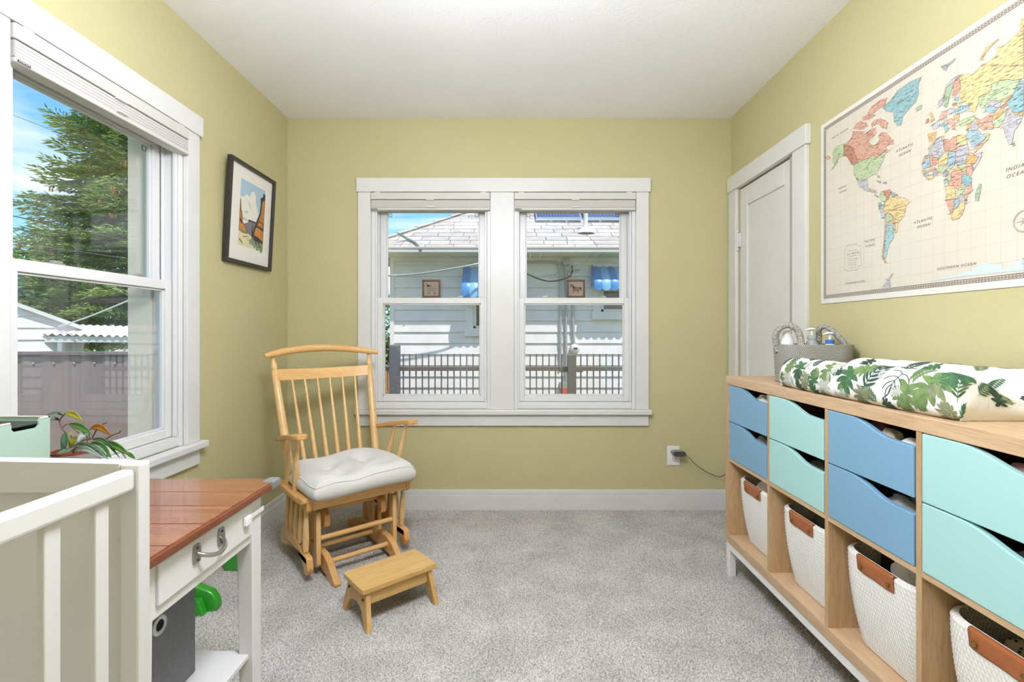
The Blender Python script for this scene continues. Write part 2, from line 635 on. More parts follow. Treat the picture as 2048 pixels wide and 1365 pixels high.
bx('door_panel', x0 + 0.010, x1 - 0.008, ya + 0.083, yb - 0.083, 0.198, DZ - 0.120, M_white, d1, bevel=0.003)
bx('door_jamb', XR, XR + 0.11, DY0, DY0 + 0.008, 0, DZ, M_white, d1, bevel=0.001)
bx('hanging_strap', XR - 0.003, XR + 0.001, 2.404, 2.436, 1.128, DZ - 0.004, mat('strap_grey', '#a9a8a5', 0.5), d1, bevel=0.001)['label'] = 'grey hanging strap'
for zc in (1.70, 0.30):
    mb = MB()
    mb.tube([(XR - 0.010, DY1 + 0.001, zc - 0.045), (XR - 0.010, DY1 + 0.001, zc + 0.045)], 0.006, 10)
    for dz in (-0.055, 0.055):
        mb.lathe([(0.0015, -0.011), (0.007, -0.006), (0.0075, 0.003), (0.0015, 0.011)], (XR - 0.010, DY1 + 0.001, zc + dz), 10)
    mb.box(XR - 0.012, XR + 0.002, DY1 - 0.020, DY1 - 0.002, zc - 0.042, zc + 0.042)
    mb.build('hinge', M_white, d1, smooth=40)

# ------------------------------------------------------------------ added fill light in lantern form, out of view overhead
M_fillpaper = mat('fill_paper', '#f6f2ea', 0.8, emit=(FILL_COL, FILL_RADIANCE))
M_brushed = mat('brushed_nickel', '#b8b4ad', 0.32, metal=1.0)
LX, LY, LZ, LR = -0.10, 0.84, 2.05, 0.22
pl = thing('fill_lantern', 'round white lantern added out of view as fill light', 'fill light', (LX, LY, ZC))
MB().lathe([(0.05, 0), (0.05, -0.02), (0.01, -0.03)], (LX, LY, ZC), 24).build('canopy', M_brushed, pl, smooth=40)
MB().tube([(LX, LY, ZC - 0.02), (LX, LY, LZ + LR - 0.01)], 0.004, 8).build('cable', M_brushed, pl, smooth=40)
mb = MB()
pr = []
for i in range(41):
    t = math.radians(-82 + 164 * i / 40)
    pr.append((LR * math.cos(t) * (1 + 0.012 * (i % 2)), LR * math.sin(t)))
mb.lathe(pr, (LX, LY, LZ), 40).build('fill_globe', M_fillpaper, pl, smooth=60)
# ------------------------------------------------------------------ carpet pile on the floor that shows
def carpet_pile():
    import numpy as np
    rng = np.random.default_rng(3)
    fl_o = bpy.data.objects['floor']
    pitch = 0.0072
    xs = np.arange(XL + 0.022, XR - 0.022, pitch)
    ys_ = np.arange(0.80, YB - 0.022, pitch)
    gx, gy = np.meshgrid(xs, ys_)
    gx, gy = gx.ravel(), gy.ravel()
    # keep only what the eye can reach
    px = VX + FPX * gx / gy
    py = VY + FPX * EYE / gy
    keep = (px > -350) & (px < 2400) & (py < 1700)
    gx, gy = gx[keep], gy[keep]
    n = len(gx)
    gx = gx + rng.uniform(-0.003, 0.003, n)
    gy = gy + rng.uniform(-0.003, 0.003, n)
    h = rng.uniform(0.004, 0.0095, n)
    w = rng.uniform(0.0028, 0.0046, n)
    rot = rng.uniform(0, 6.283, n)
    lean = rng.uniform(-0.004, 0.004, (n, 2))
    v = np.zeros((n, 4, 3), dtype=np.float32)
    for k in range(3):
        t = rot + k * 2.0944
        v[:, k, 0] = gx + w * np.cos(t)
        v[:, k, 1] = gy + w * np.sin(t)
        v[:, k, 2] = 0.0005
    v[:, 3, 0] = gx + lean[:, 0]
    v[:, 3, 1] = gy + lean[:, 1]
    v[:, 3, 2] = h
    base = (np.arange(n) * 4)[:, None]
    f = np.concatenate([base + np.array([[0, 1, 3]]), base + np.array([[1, 2, 3]]), base + np.array([[2, 0, 3]])], axis=1).reshape(-1, 3)
    me = bpy.data.meshes.new('carpet_pile')
    me.vertices.add(n * 4)
    me.vertices.foreach_set('co', v.ravel())
    nf = len(f)
    me.loops.add(nf * 3)
    me.loops.foreach_set('vertex_index', f.ravel().astype(np.int32))
    me.polygons.add(nf)
    me.polygons.foreach_set('loop_start', np.arange(0, nf * 3, 3, dtype=np.int32))
    me.update(calc_edges=True)
    me.materials.append(M_carpet)
    at_ = me.attributes.new('tone', 'FLOAT', 'POINT')
    at_.data.foreach_set('value', np.repeat(rng.uniform(0, 1, n), 4).astype(np.float32))
    o = bpy.data.objects.new('carpet_pile', me)
    COL.objects.link(o)
    o.parent = fl_o
    o['kind'] = 'stuff'
carpet_pile()
# ------------------------------------------------------------------ outside: ground, the next house, fences, trees
GZ = -0.60
M_ground = mat('yard_grass', '#6f7f4a', 0.9, var='#8b8a63', var_scale=1.5, bump=0.4, bump_scale=30)
struct(bx('ground', -40, 40, -20, 60, GZ - 0.1, GZ, M_ground, bevel=0))

M_siding = mat('siding_white', '#e9e3e0', 0.55, var='#dfd9d6', var_scale=5, bump=0.05, bump_scale=40)
M_shadowgap = mat('siding_back', '#8d8b8c', 0.8)
M_shingle = mat('shingle_pale', '#bab3ab', 0.85, var='#a8a099', var_scale=9, bump=0.4, bump_scale=120)
M_shingle2 = mat('shingle_cream', '#c6bfb7', 0.85, var='#b4ada5', var_scale=9, bump=0.4, bump_scale=120)
M_gutter = mat('gutter_white', '#d9d5d2', 0.4)
M_gutterpink = mat('gutter_pinkish', '#c9b8b1', 0.5)
M_soffit = mat('soffit_white', '#d6d2cc', 0.6)
M_greypipe = mat('conduit_grey', '#a8a9ab', 0.4, metal=0.3)
M_blue = mat('awning_blue', '#3a86c8', 0.35)
M_blue2 = mat('awning_light_blue', '#7db6e0', 0.35)
M_darkglass = mat('far_window_glass', '#3a3f42', 0.08, spec=0.8)
M_solar = mat('solar_cells', '#3b3f63', 0.18, spec=0.7)
M_alu = mat('aluminium', '#c3c6cc', 0.35, metal=0.7)
M_blackc = mat('cable_black', '#2a2a2b', 0.5)
M_whitec = mat('cable_white', '#e6e2dc', 0.5)

HY = 7.5
house = thing('neighbor_house', 'white clapboard bungalow with pale shingled hip roof beyond the railing', 'house', (0.6, HY, GZ))
HX0, HX1 = -1.88, 4.6
bx('wall_core', HX0 + 0.03, HX1, HY + 0.03, HY + 6, GZ, 2.28, M_shadowgap, house, bevel=0)
lap = 0.1715
z0 = EYE - (620 - VY) / FPX * HY          # one board edge seen in the photograph
k0 = math.ceil((GZ - z0) / lap)
k = k0
while z0 + k * lap < 2.26:
    zb = z0 + k * lap
    zt = min(zb + lap + 0.012, 2.275)
    mb = MB()
    prof = [(HY - 0.030, zb), (HY - 0.006, zt), (HY + 0.032, zt), (HY + 0.032, zb)]
    mb.prism(prof, lambda a, b, d: (d, a, b), HX0, HX1)
    mb.build('siding_board', M_siding, house)
    k += 1
bx('corner_board', HX0 - 0.03, HX0 + 0.035, HY - 0.042, HY + 0.03, GZ, 2.275, M_siding, house)
for xx, zz in ((-1.905, 0.0),):
    pass
# soffit boards, gutter, frieze
EY, EZ = 7.10, 2.35
bx('frieze', HX0 - 0.02, HX1, HY - 0.055, HY, 2.215, 2.275, M_siding, house)
x = HX0 - 0.42
while x < HX1:
    bx('soffit_board', x, x + 0.145, EY - 0.02, HY + 0.02, 2.272, 2.288, M_soffit, house, bevel=0.004)
    x += 0.15
bx('gutter', HX0 - 0.50, HX1, EY - 0.10, EY - 0.01, 2.28, 2.345, M_gutter, house, bevel=0.008)
bx('gutter_lip', HX0 - 0.50, HX1, EY - 0.112, EY - 0.09, 2.335, 2.362, M_gutterpink, house, bevel=0.004)
# hip roof with shingles laid in courses
roof = MB()
PT = 0.60
rx0 = HX0 - 0.42
def roofp(x, y, lift=0.0):
    return Vector((x, y, EZ + PT * (y - EY) + lift))
ry1 = 10.4
roof.add([roofp(rx0, EY, -0.02), roofp(HX1, EY, -0.02), roofp(HX1, ry1, -0.02), roofp(rx0 + (ry1 - EY), ry1, -0.02),
          (rx0, ry1 + 3.2, EZ - 0.02)],
         [(0, 1, 2, 3), (0, 3, 4)])
roof_o = roof.build('roof', M_shingle, house)
course, dy = 0.1475, 0.1475
j = 0
RR = random.Random(5)
while EY + j * course < 9.6:
    y0 = EY + j * course - 0.02
    y1 = y0 + course + 0.03
    xh = rx0 + max(0, (y0 - EY))
    x = xh - RR.random() * 0.3
    while x < 3.4:
        w = 0.30 + RR.random() * 0.14
        xa, xb = max(x, xh), min(x + w - 0.010, 3.4)
        if xb - xa > 0.05:
            mb = MB()
            lf = 0.012 + RR.random() * 0.006
            a, b_ = roofp(xa, y0, lf), roofp(xb, y0, lf)
            xa2 = max(xa, rx0 + (y1 - EY)) if xa <= xh + 1e-6 else xa
            c, d = roofp(min(xb, max(xb, xa2)), y1, 0.0), roofp(min(xa2, xb), y1, 0.0)
            dn = Vector((0, 0, -0.014))
            mb.add([a, b_, c, d, a + dn, b_ + dn, c + dn, d + dn],
                   [(0, 1, 2, 3), (7, 6, 5, 4), (0, 4, 5, 1), (1, 5, 6, 2), (2, 6, 7, 3), (3, 7, 4, 0)])
            mb.build('shingle', M_shingle if RR.random() < 0.5 else M_shingle2, roof_o)
        x += w
    j += 1
# hip ridge caps
for i in range(14):
    t = i * 0.24
    p = Vector((rx0 + t, EY + t, EZ + PT * t + 0.03))
    q = Vector((rx0 + t + 0.26, EY + t + 0.26, EZ + PT * (t + 0.26) + 0.02))
    MB().tube([p, q], [0.055, 0.045], 8, flat=0.4).build('ridge_cap', M_shingle2, roof_o, smooth=40)

# solar panels on the slope
sp = thing('solar_panel', 'dark blue solar panel with thin silver grid on the roof slope', 'solar panel', roofp(0.37, 8.08, 0.1),
           group='solar panels on the roof')
def solar(e, xa, xb):
    ya, yb = 8.08, 9.05
    mb = MB()
    pts = [roofp(xa, ya, 0.10), roofp(xb, ya, 0.10), roofp(xb, yb, 0.10), roofp(xa, yb, 0.10)]
    dn = Vector((0, 0, 0.05))
    mb.add(pts + [p - dn for p in pts], [(0, 1, 2, 3), (7, 6, 5, 4), (0, 4, 5, 1), (1, 5, 6, 2), (2, 6, 7, 3), (3, 7, 4, 0)])
    mb.build('frame', M_alu, e)
    n = 15
    for i in range(n):
        a, b_ = xa + 0.02 + (xb - xa - 0.04) * i / n, xa + 0.02 + (xb - xa - 0.04) * (i + 0.86) / n
        mb = MB()
        for q in range(6):
            c, d = ya + 0.02 + (yb - ya - 0.04) * q / 6, ya + 0.02 + (yb - ya - 0.04) * (q + 0.93) / 6
            pts = [roofp(a, c, 0.104), roofp(b_, c, 0.104), roofp(b_, d, 0.104), roofp(a, d, 0.104)]
            mb.add(pts, [(0, 1, 2, 3)])
        mb.build('cell_column', M_solar, e)
    for xx in (xa + 0.25, xb - 0.25):
        bx('mount', xx - 0.02, xx + 0.02, ya + 0.03, ya + 0.09, EZ + PT * (ya - EY) - 0.02, EZ + PT * (ya - EY) + 0.10, M_alu, e)
solar(sp, 0.37, 1.13)
sp2 = thing('solar_panel', 'dark blue solar panel right of the white vent pipe on the roof', 'solar panel', roofp(1.2, 8.08, 0.1),
            group='solar panels on the roof')
sp['label'] = 'dark blue solar panel left of the white vent pipe on the roof'
solar(sp2, 1.19, 2.05)
vp = roofp(1.14, 7.72, 0.0)
MB().tube([vp, vp + Vector((0, 0, 0.34))], 0.036, 12).build('vent_pipe', M_gutter, house, smooth=40)
MB().lathe([(0.16, -0.03), (0.13, 0.03), (0.05, 0.07), (0.04, 0.10)], vp, 14).build('vent_flashing', M_gutter, house, smooth=40)

# awnings and windows of the next house
def far_window(x0, x1, zb, zt):
    w = MB()
    w.box(x0, x0 + 0.12, HY - 0.065, HY - 0.01, zb, zt).box(x1 - 0.12, x1, HY - 0.065, HY - 0.01, zb, zt)
    w.box(x0 + 0.12, x1 - 0.12, HY - 0.065, HY - 0.01, zt - 0.1, zt).box(x0 - 0.02, x1 + 0.02, HY - 0.085, HY - 0.01, zb - 0.02, zb + 0.10)
    o = w.build('window', M_siding, house, bevel=0.006)
    MB().box(x0 + 0.12, x1 - 0.12, HY - 0.035, HY - 0.012, zb + 0.1, zt - 0.1).build('window_pane', M_darkglass, o)
    zm = (zb + zt) / 2 + 0.03
    mb = MB().box(x0 + 0.12, x1 - 0.12, HY - 0.055, HY - 0.03, zm - 0.03, zm + 0.03)
    mb.box(x0 + 0.12, x0 + 0.165, HY - 0.05, HY - 0.03, zb + 0.1, zt - 0.1).box(x1 - 0.165, x1 - 0.12, HY - 0.05, HY - 0.03, zb + 0.1, zt - 0.1)
    mb.box(x0 + 0.12, x1 - 0.12, HY - 0.05, HY - 0.03, zb + 0.1, zb + 0.14)
    mb.build('window_sash', M_siding, o, bevel=0.004)

far_window(-0.745, 0.02, 1.085, 2.17)
far_window(1.215, 2.10, 1.34, 2.17)

def awning(x0, x1, zt, zb, out, n):
    e = MB().tube([(x0, HY - 0.03, zt), (x1, HY - 0.03, zt)], 0.012, 8).build('awning', M_alu, house)
    w = (x1 - x0) / n
    for i in range(n):
        a, b_ = x0 + i * w, x0 + (i + 1) * w
        m = M_blue if i % 2 == 0 else M_blue2
        mb = MB()
        def f(u, v):
            x = a + (b_ - a) * u
            rib = 0.012 * math.sin(PI * u)
            if v < 0.7:
                t = v / 0.7
                return Vector((x, HY - 0.03 - out * t, zt - (zt - zb) * 0.72 * t ** 1.15 + rib))
            t = (v - 0.7) / 0.3
            return Vector((x, HY - 0.03 - out - rib, zt - (zt - zb) * 0.72 - t * ((zt - zb) * 0.28 + 0.03 * math.sin(PI * u))))
        mb.grid(f, 5, 9)
        mb.build('awning_slat', m, e, smooth=50)
    for xs in (x0, x1):
        mb = MB().prism([(HY - 0.03, zt), (HY - 0.03 - out, zt - (zt - zb) * 0.72), (HY - 0.03 - out, zb + 0.02), (HY - 0.03, zb + 0.06)],
                        lambda p, q, d: (d, p, q), xs - 0.004, xs + 0.004)
        mb.build('awning_side', M_blue, e)

awning(-0.775, 0.05, 2.15, 1.66, 0.32, 7)
awning(1.19, 2.13, 2.15, 1.77, 0.32, 8)

# conduits, meter, cables on the wall of the next house
def hw(px, py, dy=0.06):
    return at(px, py, HY - dy)
MB().tube(smooth_path([hw(1040, 524), hw(1100, 524), hw(1114, 527), hw(1120, 538), hw(1121, 600), hw(1121, 735)], 5), 0.018, 8).build('conduit', M_greypipe, house, smooth=40)
MB().tube([hw(1132, 530), hw(1132, 800)], 0.018, 8).build('conduit', M_greypipe, house, smooth=40)
MB().tube([hw(1146, 560), hw(1146, 640), hw(1148, 690)], 0.02, 8).build('conduit', M_greypipe, house, smooth=40)
p = hw(1132, 524)
bx('junction_box', p.x - 0.048, p.x + 0.048, p.y - 0.05, p.y + 0.06, p.z - 0.05, p.z + 0.05, M_greypipe, house, bevel=0.006)
p = hw(1145, 550)
bx('cable_bracket', p.x - 0.07, p.x + 0.09, p.y - 0.02, p.y + 0.06, p.z - 0.018, p.z + 0.018, M_gutter, house, bevel=0.004)
for dy_, l in ((518, 'a'), (541, 'b')):
    pass
p = hw(1149, 698)
Mm = Matrix.Rotation(PI / 2, 3, 'X')
mt = MB().lathe([(0.072, -0.06), (0.075, 0.05), (0.062, 0.075), (0.060, 0.11), (0.03, 0.125), (0.002, 0.128)], p, 20, M=Mm)
mo = mt.build('electric_meter', M_gutter, house, smooth=40)
MB().box(p.x - 0.03, p.x + 0.03, p.y - 0.135, p.y - 0.12, p.z + 0.0, p.z + 0.022).build('meter_display', M_darkglass, mo)
p = hw(1125, 771)
bx('outlet_box', p.x - 0.045, p.x + 0.045, p.y - 0.03, p.y + 0.06, p.z - 0.05, p.z + 0.05, M_greypipe, house, bevel=0.006)
p = hw(1130, 784)
bx('red_tag', p.x - 0.05, p.x + 0.05, p.y - 0.035, p.y + 0.06, p.z - 0.07, p.z + 0.07, mat('red_sticker', '#d2604e', 0.5), house, bevel=0.004)
tag(MB().tube(smooth_path([at(700, 562, 7.0), at(775, 552, 6.9), at(800, 551, 6.9), at(860, 545, 6.9), at(960, 527, 6.95), at(1010, 510, 7.2), at(1040, 500, 7.35)], 6), 0.014, 6).build('service_cable', M_greypipe, smooth=40),
    'thick grey cable sagging up to the eave of the white bungalow', 'cable')
tag(MB().tube(smooth_path([at(1030, 542, 7.2), at(1055, 549, 7.2), at(1080, 559, 7.25), at(1105, 563, 7.3), at(1135, 556, 7.38), hw(1144, 545), hw(1144, 532)], 6), 0.011, 6).build('drop_cable', M_blackc, smooth=40),
    'black drop cable looping to the bracket on the white siding', 'cable')
tag(MB().tube(smooth_path([at(1085, 553, 7.3), at(1110, 549, 7.3), at(1135, 541, 7.35), at(1160, 540, HY - 0.03)], 6), 0.007, 6).build('thin_cable', M_greypipe, smooth=40),
    'thin grey cable strung above the black drop cable', 'cable')
tag(MB().tube(smooth_path([at(796, 467, 7.25), at(815, 478, 7.35), at(832, 487, 7.2), at(841, 501, 6.98)], 6), 0.018, 6).build('roof_hose', mat('hose_green', '#6d7f78', 0.5), smooth=40),
    'grey green hose lying over the pale roof edge', 'hose')

# ------------------------------------------------------------------ metal railing in front of the house
M_rail = mat('rail_bronze', '#6f6662', 0.45, metal=0.2)
M_post = mat('post_slate', '#5f6168', 0.5)
FY = 6.3
rail = thing('metal_railing', 'dark bronze picket railing between the houses', 'railing', (0, FY, GZ))
sF = FPX / FY
zr = EYE - (738 - VY) / sF
bx('top_rail', -2.3, 2.6, FY - 0.03, FY + 0.03, zr - 0.026, zr + 0.026, M_rail, rail, bevel=0.004)
bx('bottom_rail', -2.3, 2.6, FY - 0.02, FY + 0.02, GZ + 0.1, GZ + 0.15, M_rail, rail, bevel=0.004)
picket = None
x = -2.26
while x < 2.6:
    if picket is None:
        picket = bx('picket', -0.008, 0.008, -0.008, 0.008, 0, 0.845 - GZ, M_rail, rail, bevel=0)
        OFF.pop(picket.name, None)
        me = picket.data
        for v in me.vertices:
            v.co += Vector((0, FY, GZ))
        picket.location = (x, 0, 0)
    else:
        copy_part(picket, rail, loc=(x, 0, 0))
    x += 0.0823
p = at(793.5, 690, FY)
mb = MB().box(p.x - 0.06, p.x + 0.06, FY - 0.16, FY - 0.04, GZ, p.z - 0.02)
mb.lathe([(0.085, p.z - 0.03), (0.085, p.z - 0.005), (0.06, p.z + 0.005)], (p.x, FY - 0.10, 0), 4, M=Matrix.Rotation(PI / 4, 3, 'Z'))
mb.build('post', M_post, rail, bevel=0.008)
p = at(1141.5, 709, FY)
bx('post', p.x - 0.054, p.x + 0.054, FY - 0.15, FY - 0.035, GZ, p.z, M_rail, rail, bevel=0.006)
for s in (-1, 1):
    bx('rail_bracket', p.x + s * 0.10 - 0.05, p.x + s * 0.10 + 0.05, FY - 0.06, FY - 0.03, zr - 0.04, zr + 0.03, M_rail, rail, bevel=0.004)
# short cedar fence at the corner of the next house
cf = thing('cedar_fence', 'short honey coloured cedar fence with curved dark top rail', 'fence', (-1.75, 6.7, GZ))
M_cedar = wood('cedar_boards', '#d9a56a', '#b9824d', 'Z', 6, 0.6)
for i in range(6):
    px_ = 750 + i * 7.4
    pz = at(px_, 728 + 22 * ((i) / 5) ** 1.6, 6.7)
    w = 0.045
    bx('board', pz.x - w / 2, pz.x + w / 2 - 0.004, 6.68, 6.70, GZ, pz.z, M_cedar, cf, bevel=0.003)
pts = [at(745 + i * 5, 724 + 22 * (i / 9) ** 1.6, 6.69) for i in range(10)]
MB().tube(pts, 0.03, 6).build('top_rail', M_post, cf, smooth=40)

# ------------------------------------------------------------------ yard seen through the side window
M_brownmetal = mat('brown_metal', '#8c7b7b', 0.5, var='#877676', var_scale=2)
PFY = 5.0
pf = thing('metal_panel_fence', 'tall mauve brown corrugated metal fence panel with screws and top cap', 'fence', (-5, PFY, GZ))
ztop = EYE - (706 - VY) * PFY / FPX
nx = 14
for i in range(nx):
    xa = -8.2 + i * 0.42
    mb = MB()
    prof = []
    for q in range(9):
        prof.append((xa + 0.42 * q / 8, PFY + (0.012 if q % 4 in (2, 3) else 0.0)))
    poly = prof + [(a, PFY + 0.03) for a, b_ in reversed(prof)]
    mb.prism(poly, lambda a, b_, d: (a, b_, d), GZ + 0.03, ztop - 0.02)
    mb.build('metal_sheet', M_brownmetal, pf)
bx('top_cap', -8.22, -2.28, PFY - 0.03, PFY + 0.05, ztop - 0.025, ztop + 0.012, mat('brown_cap', '#75666a', 0.45), pf, bevel=0.004)
scr = None
for i in range(26):
    mb = MB().lathe([(0.011, 0), (0.010, 0.006), (0.003, 0.009)], (0, 0, 0), 8, M=Matrix.Rotation(PI / 2, 3, 'X'))
    if scr is None:
        scr = mb.build('screw', M_alu, None, smooth=40)
        scr.parent = pf
        o = scr
    else:
        o = copy_part(scr, pf)
    o.location = Vector((-8.1 + i * 0.21, PFY - 0.001, ztop - 0.105)) - Vector((-5, PFY, GZ))

# white garage with gable roof, behind the metal fence (local: x along the gable, y away)
GA = math.radians(41)
gE = at(170, 655, 8.6)
gar = thing('garage', 'white clapboard garage gable behind the mauve metal fence', 'garage', (gE.x, gE.y, GZ), GA, local=True)
gn = Vector((-math.sin(GA), math.cos(GA), 0))
gr = Vector((math.cos(GA), math.sin(GA), 0))
def gpl(px, py):
    d = at(px, py, 1.0) - Vector((0, 0, EYE))
    t = (gE - Vector((0, 0, EYE))).dot(gn) / d.dot(gn)
    p = Vector((0, 0, EYE)) + d * t - Vector((gE.x, gE.y, GZ))
    return p.dot(gr), p.z
ex_, ez_ = gpl(170, 655)
mx_, mz_ = gpl(51, 613)
slope = (mz_ - ez_) / (mx_ - ex_)
pkx = -2.3
pkz = ez_ + slope * pkx
bx('wall_core', 2 * pkx + 0.05, -0.05, 0.05, 3.0, 0, ez_ - 0.05, M_shadowgap, gar, bevel=0)
zb, lapg = 0.0, 0.20
while zb < pkz - 0.1:
    zt = zb + lapg
    xr = -0.04 if zt < ez_ - 0.02 else (zt - ez_ + 0.03) / slope
    xl = 2 * pkx - xr
    def rake(z):
        return min(-0.04, (z - ez_ + 0.04) / slope)
    if zt < ez_ - 0.05:
        MB().prism([(-0.028, zb), (-0.005, zt), (0.05, zt), (0.05, zb)], lambda a, b_, d: (d, a, b_), xl, xr).build('siding_board', M_siding, gar)
    elif rake(zb) - pkx > 0.1:
        zm = max(zb, min(zt, ez_ - 0.05))
        pts_ = [rake(zb), rake(zm), max(pkx, rake(zt))]
        zs_b = [zb, zm, zt]
        right = list(zip(pts_, zs_b))
        poly = right + [(2 * pkx - a, b_) for a, b_ in reversed(right)]
        MB().prism(poly, lambda a, b_, d: (a, d - 0.02 * (zt - b_) / lapg, b_), -0.008, 0.05).build('siding_board', M_siding, gar)
    zb += lapg
for s in (1, -1):
    a = Vector((pkx, -0.10, pkz + 0.03))
    b_ = Vector((pkx + s * (0.10 - pkx), -0.10, ez_ - 0.04))
    dn, bk = Vector((0, 0, -0.07)), Vector((0, 3.2, 0))
    MB().add([a, b_, b_ + dn, a + dn, a + bk, b_ + bk, b_ + bk + dn, a + bk + dn],
             [(0, 1, 2, 3), (7, 6, 5, 4), (0, 4, 5, 1), (1, 5, 6, 2), (2, 6, 7, 3), (3, 7, 4, 0)]).build('roof_plane', M_gutter, gar)
bx('corner_board', -0.10, -0.02, -0.04, 0.05, 0, ez_ - 0.05, M_siding, gar)
# corrugated patio cover next to the garage
pc = thing('patio_cover', 'white corrugated patio roof with scalloped edge beside the garage', 'canopy', (-7, 8.8, GZ))
a, b_ = at(163, 651, 8.95), at(300, 658, 8.95)
mb = MB()
nC = 90
def cor(u, v):
    x = a.x + (b_.x + 1.2 - a.x) * u
    return Vector((x, 8.95 - 0.75 * v, (a.z + (b_.z - a.z) * u) - 0.16 * v + 0.02 * math.sin(u * 2 * PI * 18)))
mb.grid(cor, nC, 3)
mb.build('corrugated_sheet', M_gutter, pc, smooth=60)
for xx in (a.x + 0.25, b_.x + 0.9):
    bx('post', xx - 0.04, xx + 0.04, 8.25, 8.33, GZ, a.z - 0.17, M_alu, pc)
bx('beam', a.x, b_.x + 1.1, 8.24, 8.32, a.z - 0.30, a.z - 0.20, M_gutter, pc)
bx('back_wall', a.x, b_.x + 1.2, 10.2, 10.3, GZ, 1.20, mat('patio_wall', '#b9aa98', 0.7), pc, bevel=0)
# grey roofed house further back
hb = thing('far_house', 'distant house with low grey shingled roof behind the patio cover', 'house', (-19, 25, GZ))
q0, q1, q2 = at(150, 655, 25), at(330, 655, 25), at(215, 622, 27)
MB().add([q0, q1, q1 + Vector((0, 3.6, 0)), q0 + Vector((0, 3.6, 0)), q2, q2 + Vector((2.2, 0, 0))],
         [(0, 1, 5, 4), (1, 2, 5), (2, 3, 4, 5), (3, 0, 4), (0, 3, 2, 1)]).build('roof', mat('grey_roof', '#8e8b88', 0.8, var='#7b7876', var_scale=3), hb)
bx('wall', q0.x + 0.4, q1.x - 0.4, 25.3, 28.2, GZ, q0.z, M_siding, hb, bevel=0)

# ------------------------------------------------------------------ trees
M_bark = mat('bark_brown', '#5b4a3b', 0.9, bump=0.6, bump_scale=40)
M_needle = mat('spruce_needles', '#5f7d3c', 0.7, var='#82994c', var_scale=2.5, spec=0.3)
M_needle2 = mat('spruce_new_growth', '#9cb062', 0.7, var='#7a944c', var_scale=3, spec=0.3)
M_cone = mat('spruce_cones', '#a8713f', 0.8)
M_leafA = mat('leaf_bright', '#6f9a3a', 0.6, var='#4f7a2c', var_scale=2, spec=0.3)
M_leafB = mat('leaf_mid', '#557d33', 0.6, var='#3f6527', var_scale=2, spec=0.3)

def spruce(base, height, rad, seed, label):
    r = random.Random(seed)
    e = thing('spruce_tree', label, 'tree', base)
    b = Vector(base)
    MB().tube([b, b + Vector((0, 0, height * 0.5)), b + Vector((0, 0, height))], [0.22, 0.13, 0.02], 9).build('trunk', M_bark, e, smooth=60)
    mb = MB()
    cones = MB()
    z = 1.6
    while z < height - 0.1:
        f = 1 - z / height
        L0 = rad * (f ** 0.75) + 0.15
        n = 8 if f > 0.3 else 6
        ph = r.random() * 6.3
        for k in range(n):
            an = ph + 2 * PI * k / n + r.uniform(-0.25, 0.25)
            L = L0 * r.uniform(0.72, 1.15)
            d = Vector((math.cos(an), math.sin(an), 0))
            s = Vector((-d.y, d.x, 0))
            o = b + Vector((0, 0, z + r.uniform(-0.1, 0.1)))
            m = max(4, int(L / 0.085))
            for i in range(1, m + 1):
                t = i / m
                p = o + d * (L * t) + Vector((0, 0, 0.25 * L * (0.45 * t * t - 0.62 * t)))
                w = 0.42 * L * (1 - t) ** 0.75 * min(1, t * 4) + 0.06
                for sd in (-1, 1):
                    nn = max(1, int(w / 0.065))
                    for q in range(nn):
                        tt = (q + r.random()) / nn
                        c = p + s * (sd * w * tt) + d * (w * tt * 0.55) + Vector((0, 0, -0.20 * w * tt + r.uniform(-0.05, 0.05)))
                        mb.cur = 1 if (r.random() < 0.30 + 0.3 * t) else 0
                        a1 = (d * r.uniform(0.5, 1) + s * sd * r.uniform(0.2, 0.9) + Vector((0, 0, r.uniform(-0.5, 0.4)))).normalized() * r.uniform(0.12, 0.21)
                        a2 = a1.cross(Vector((r.uniform(-1, 1), r.uniform(-1, 1), r.uniform(-0.2, 1)))).normalized() * r.uniform(0.014, 0.026)
                        nrm = a1.cross(a2).normalized() * 0.018
                        mb.add([c - a1 * 0.3, c + a1 * 0.3 + a2, c + a1, c + a1 * 0.3 - a2, c + a1 * 0.3 + nrm],
                               [(0, 1, 4), (1, 2, 4), (2, 3, 4), (3, 0, 4)])
            if r.random() < 0.22 and f < 0.75:
                for q in range(4):
                    c = o + d * (L * r.uniform(0.75, 0.98)) + s * r.uniform(-0.1, 0.1) + Vector((0, 0, -0.16 * L * 0.6 - 0.05))
                    cones.tube([c, c + Vector((0, 0, -0.05)), c + Vector((0, 0, -0.11))], [0.012, 0.024, 0.008], 6)
        z += 0.30 + 0.05 * r.random()
    mb.build('foliage', [M_needle, M_needle2], e, kind='stuff')
    cones.build('cones', M_cone, e, kind='stuff')
    return e

sp_base = at(285, 663, 14.5)
spruce((sp_base.x, sp_base.y, GZ), 14.5, 3.5, 3, 'tall green spruce with brown cones beyond the garage')

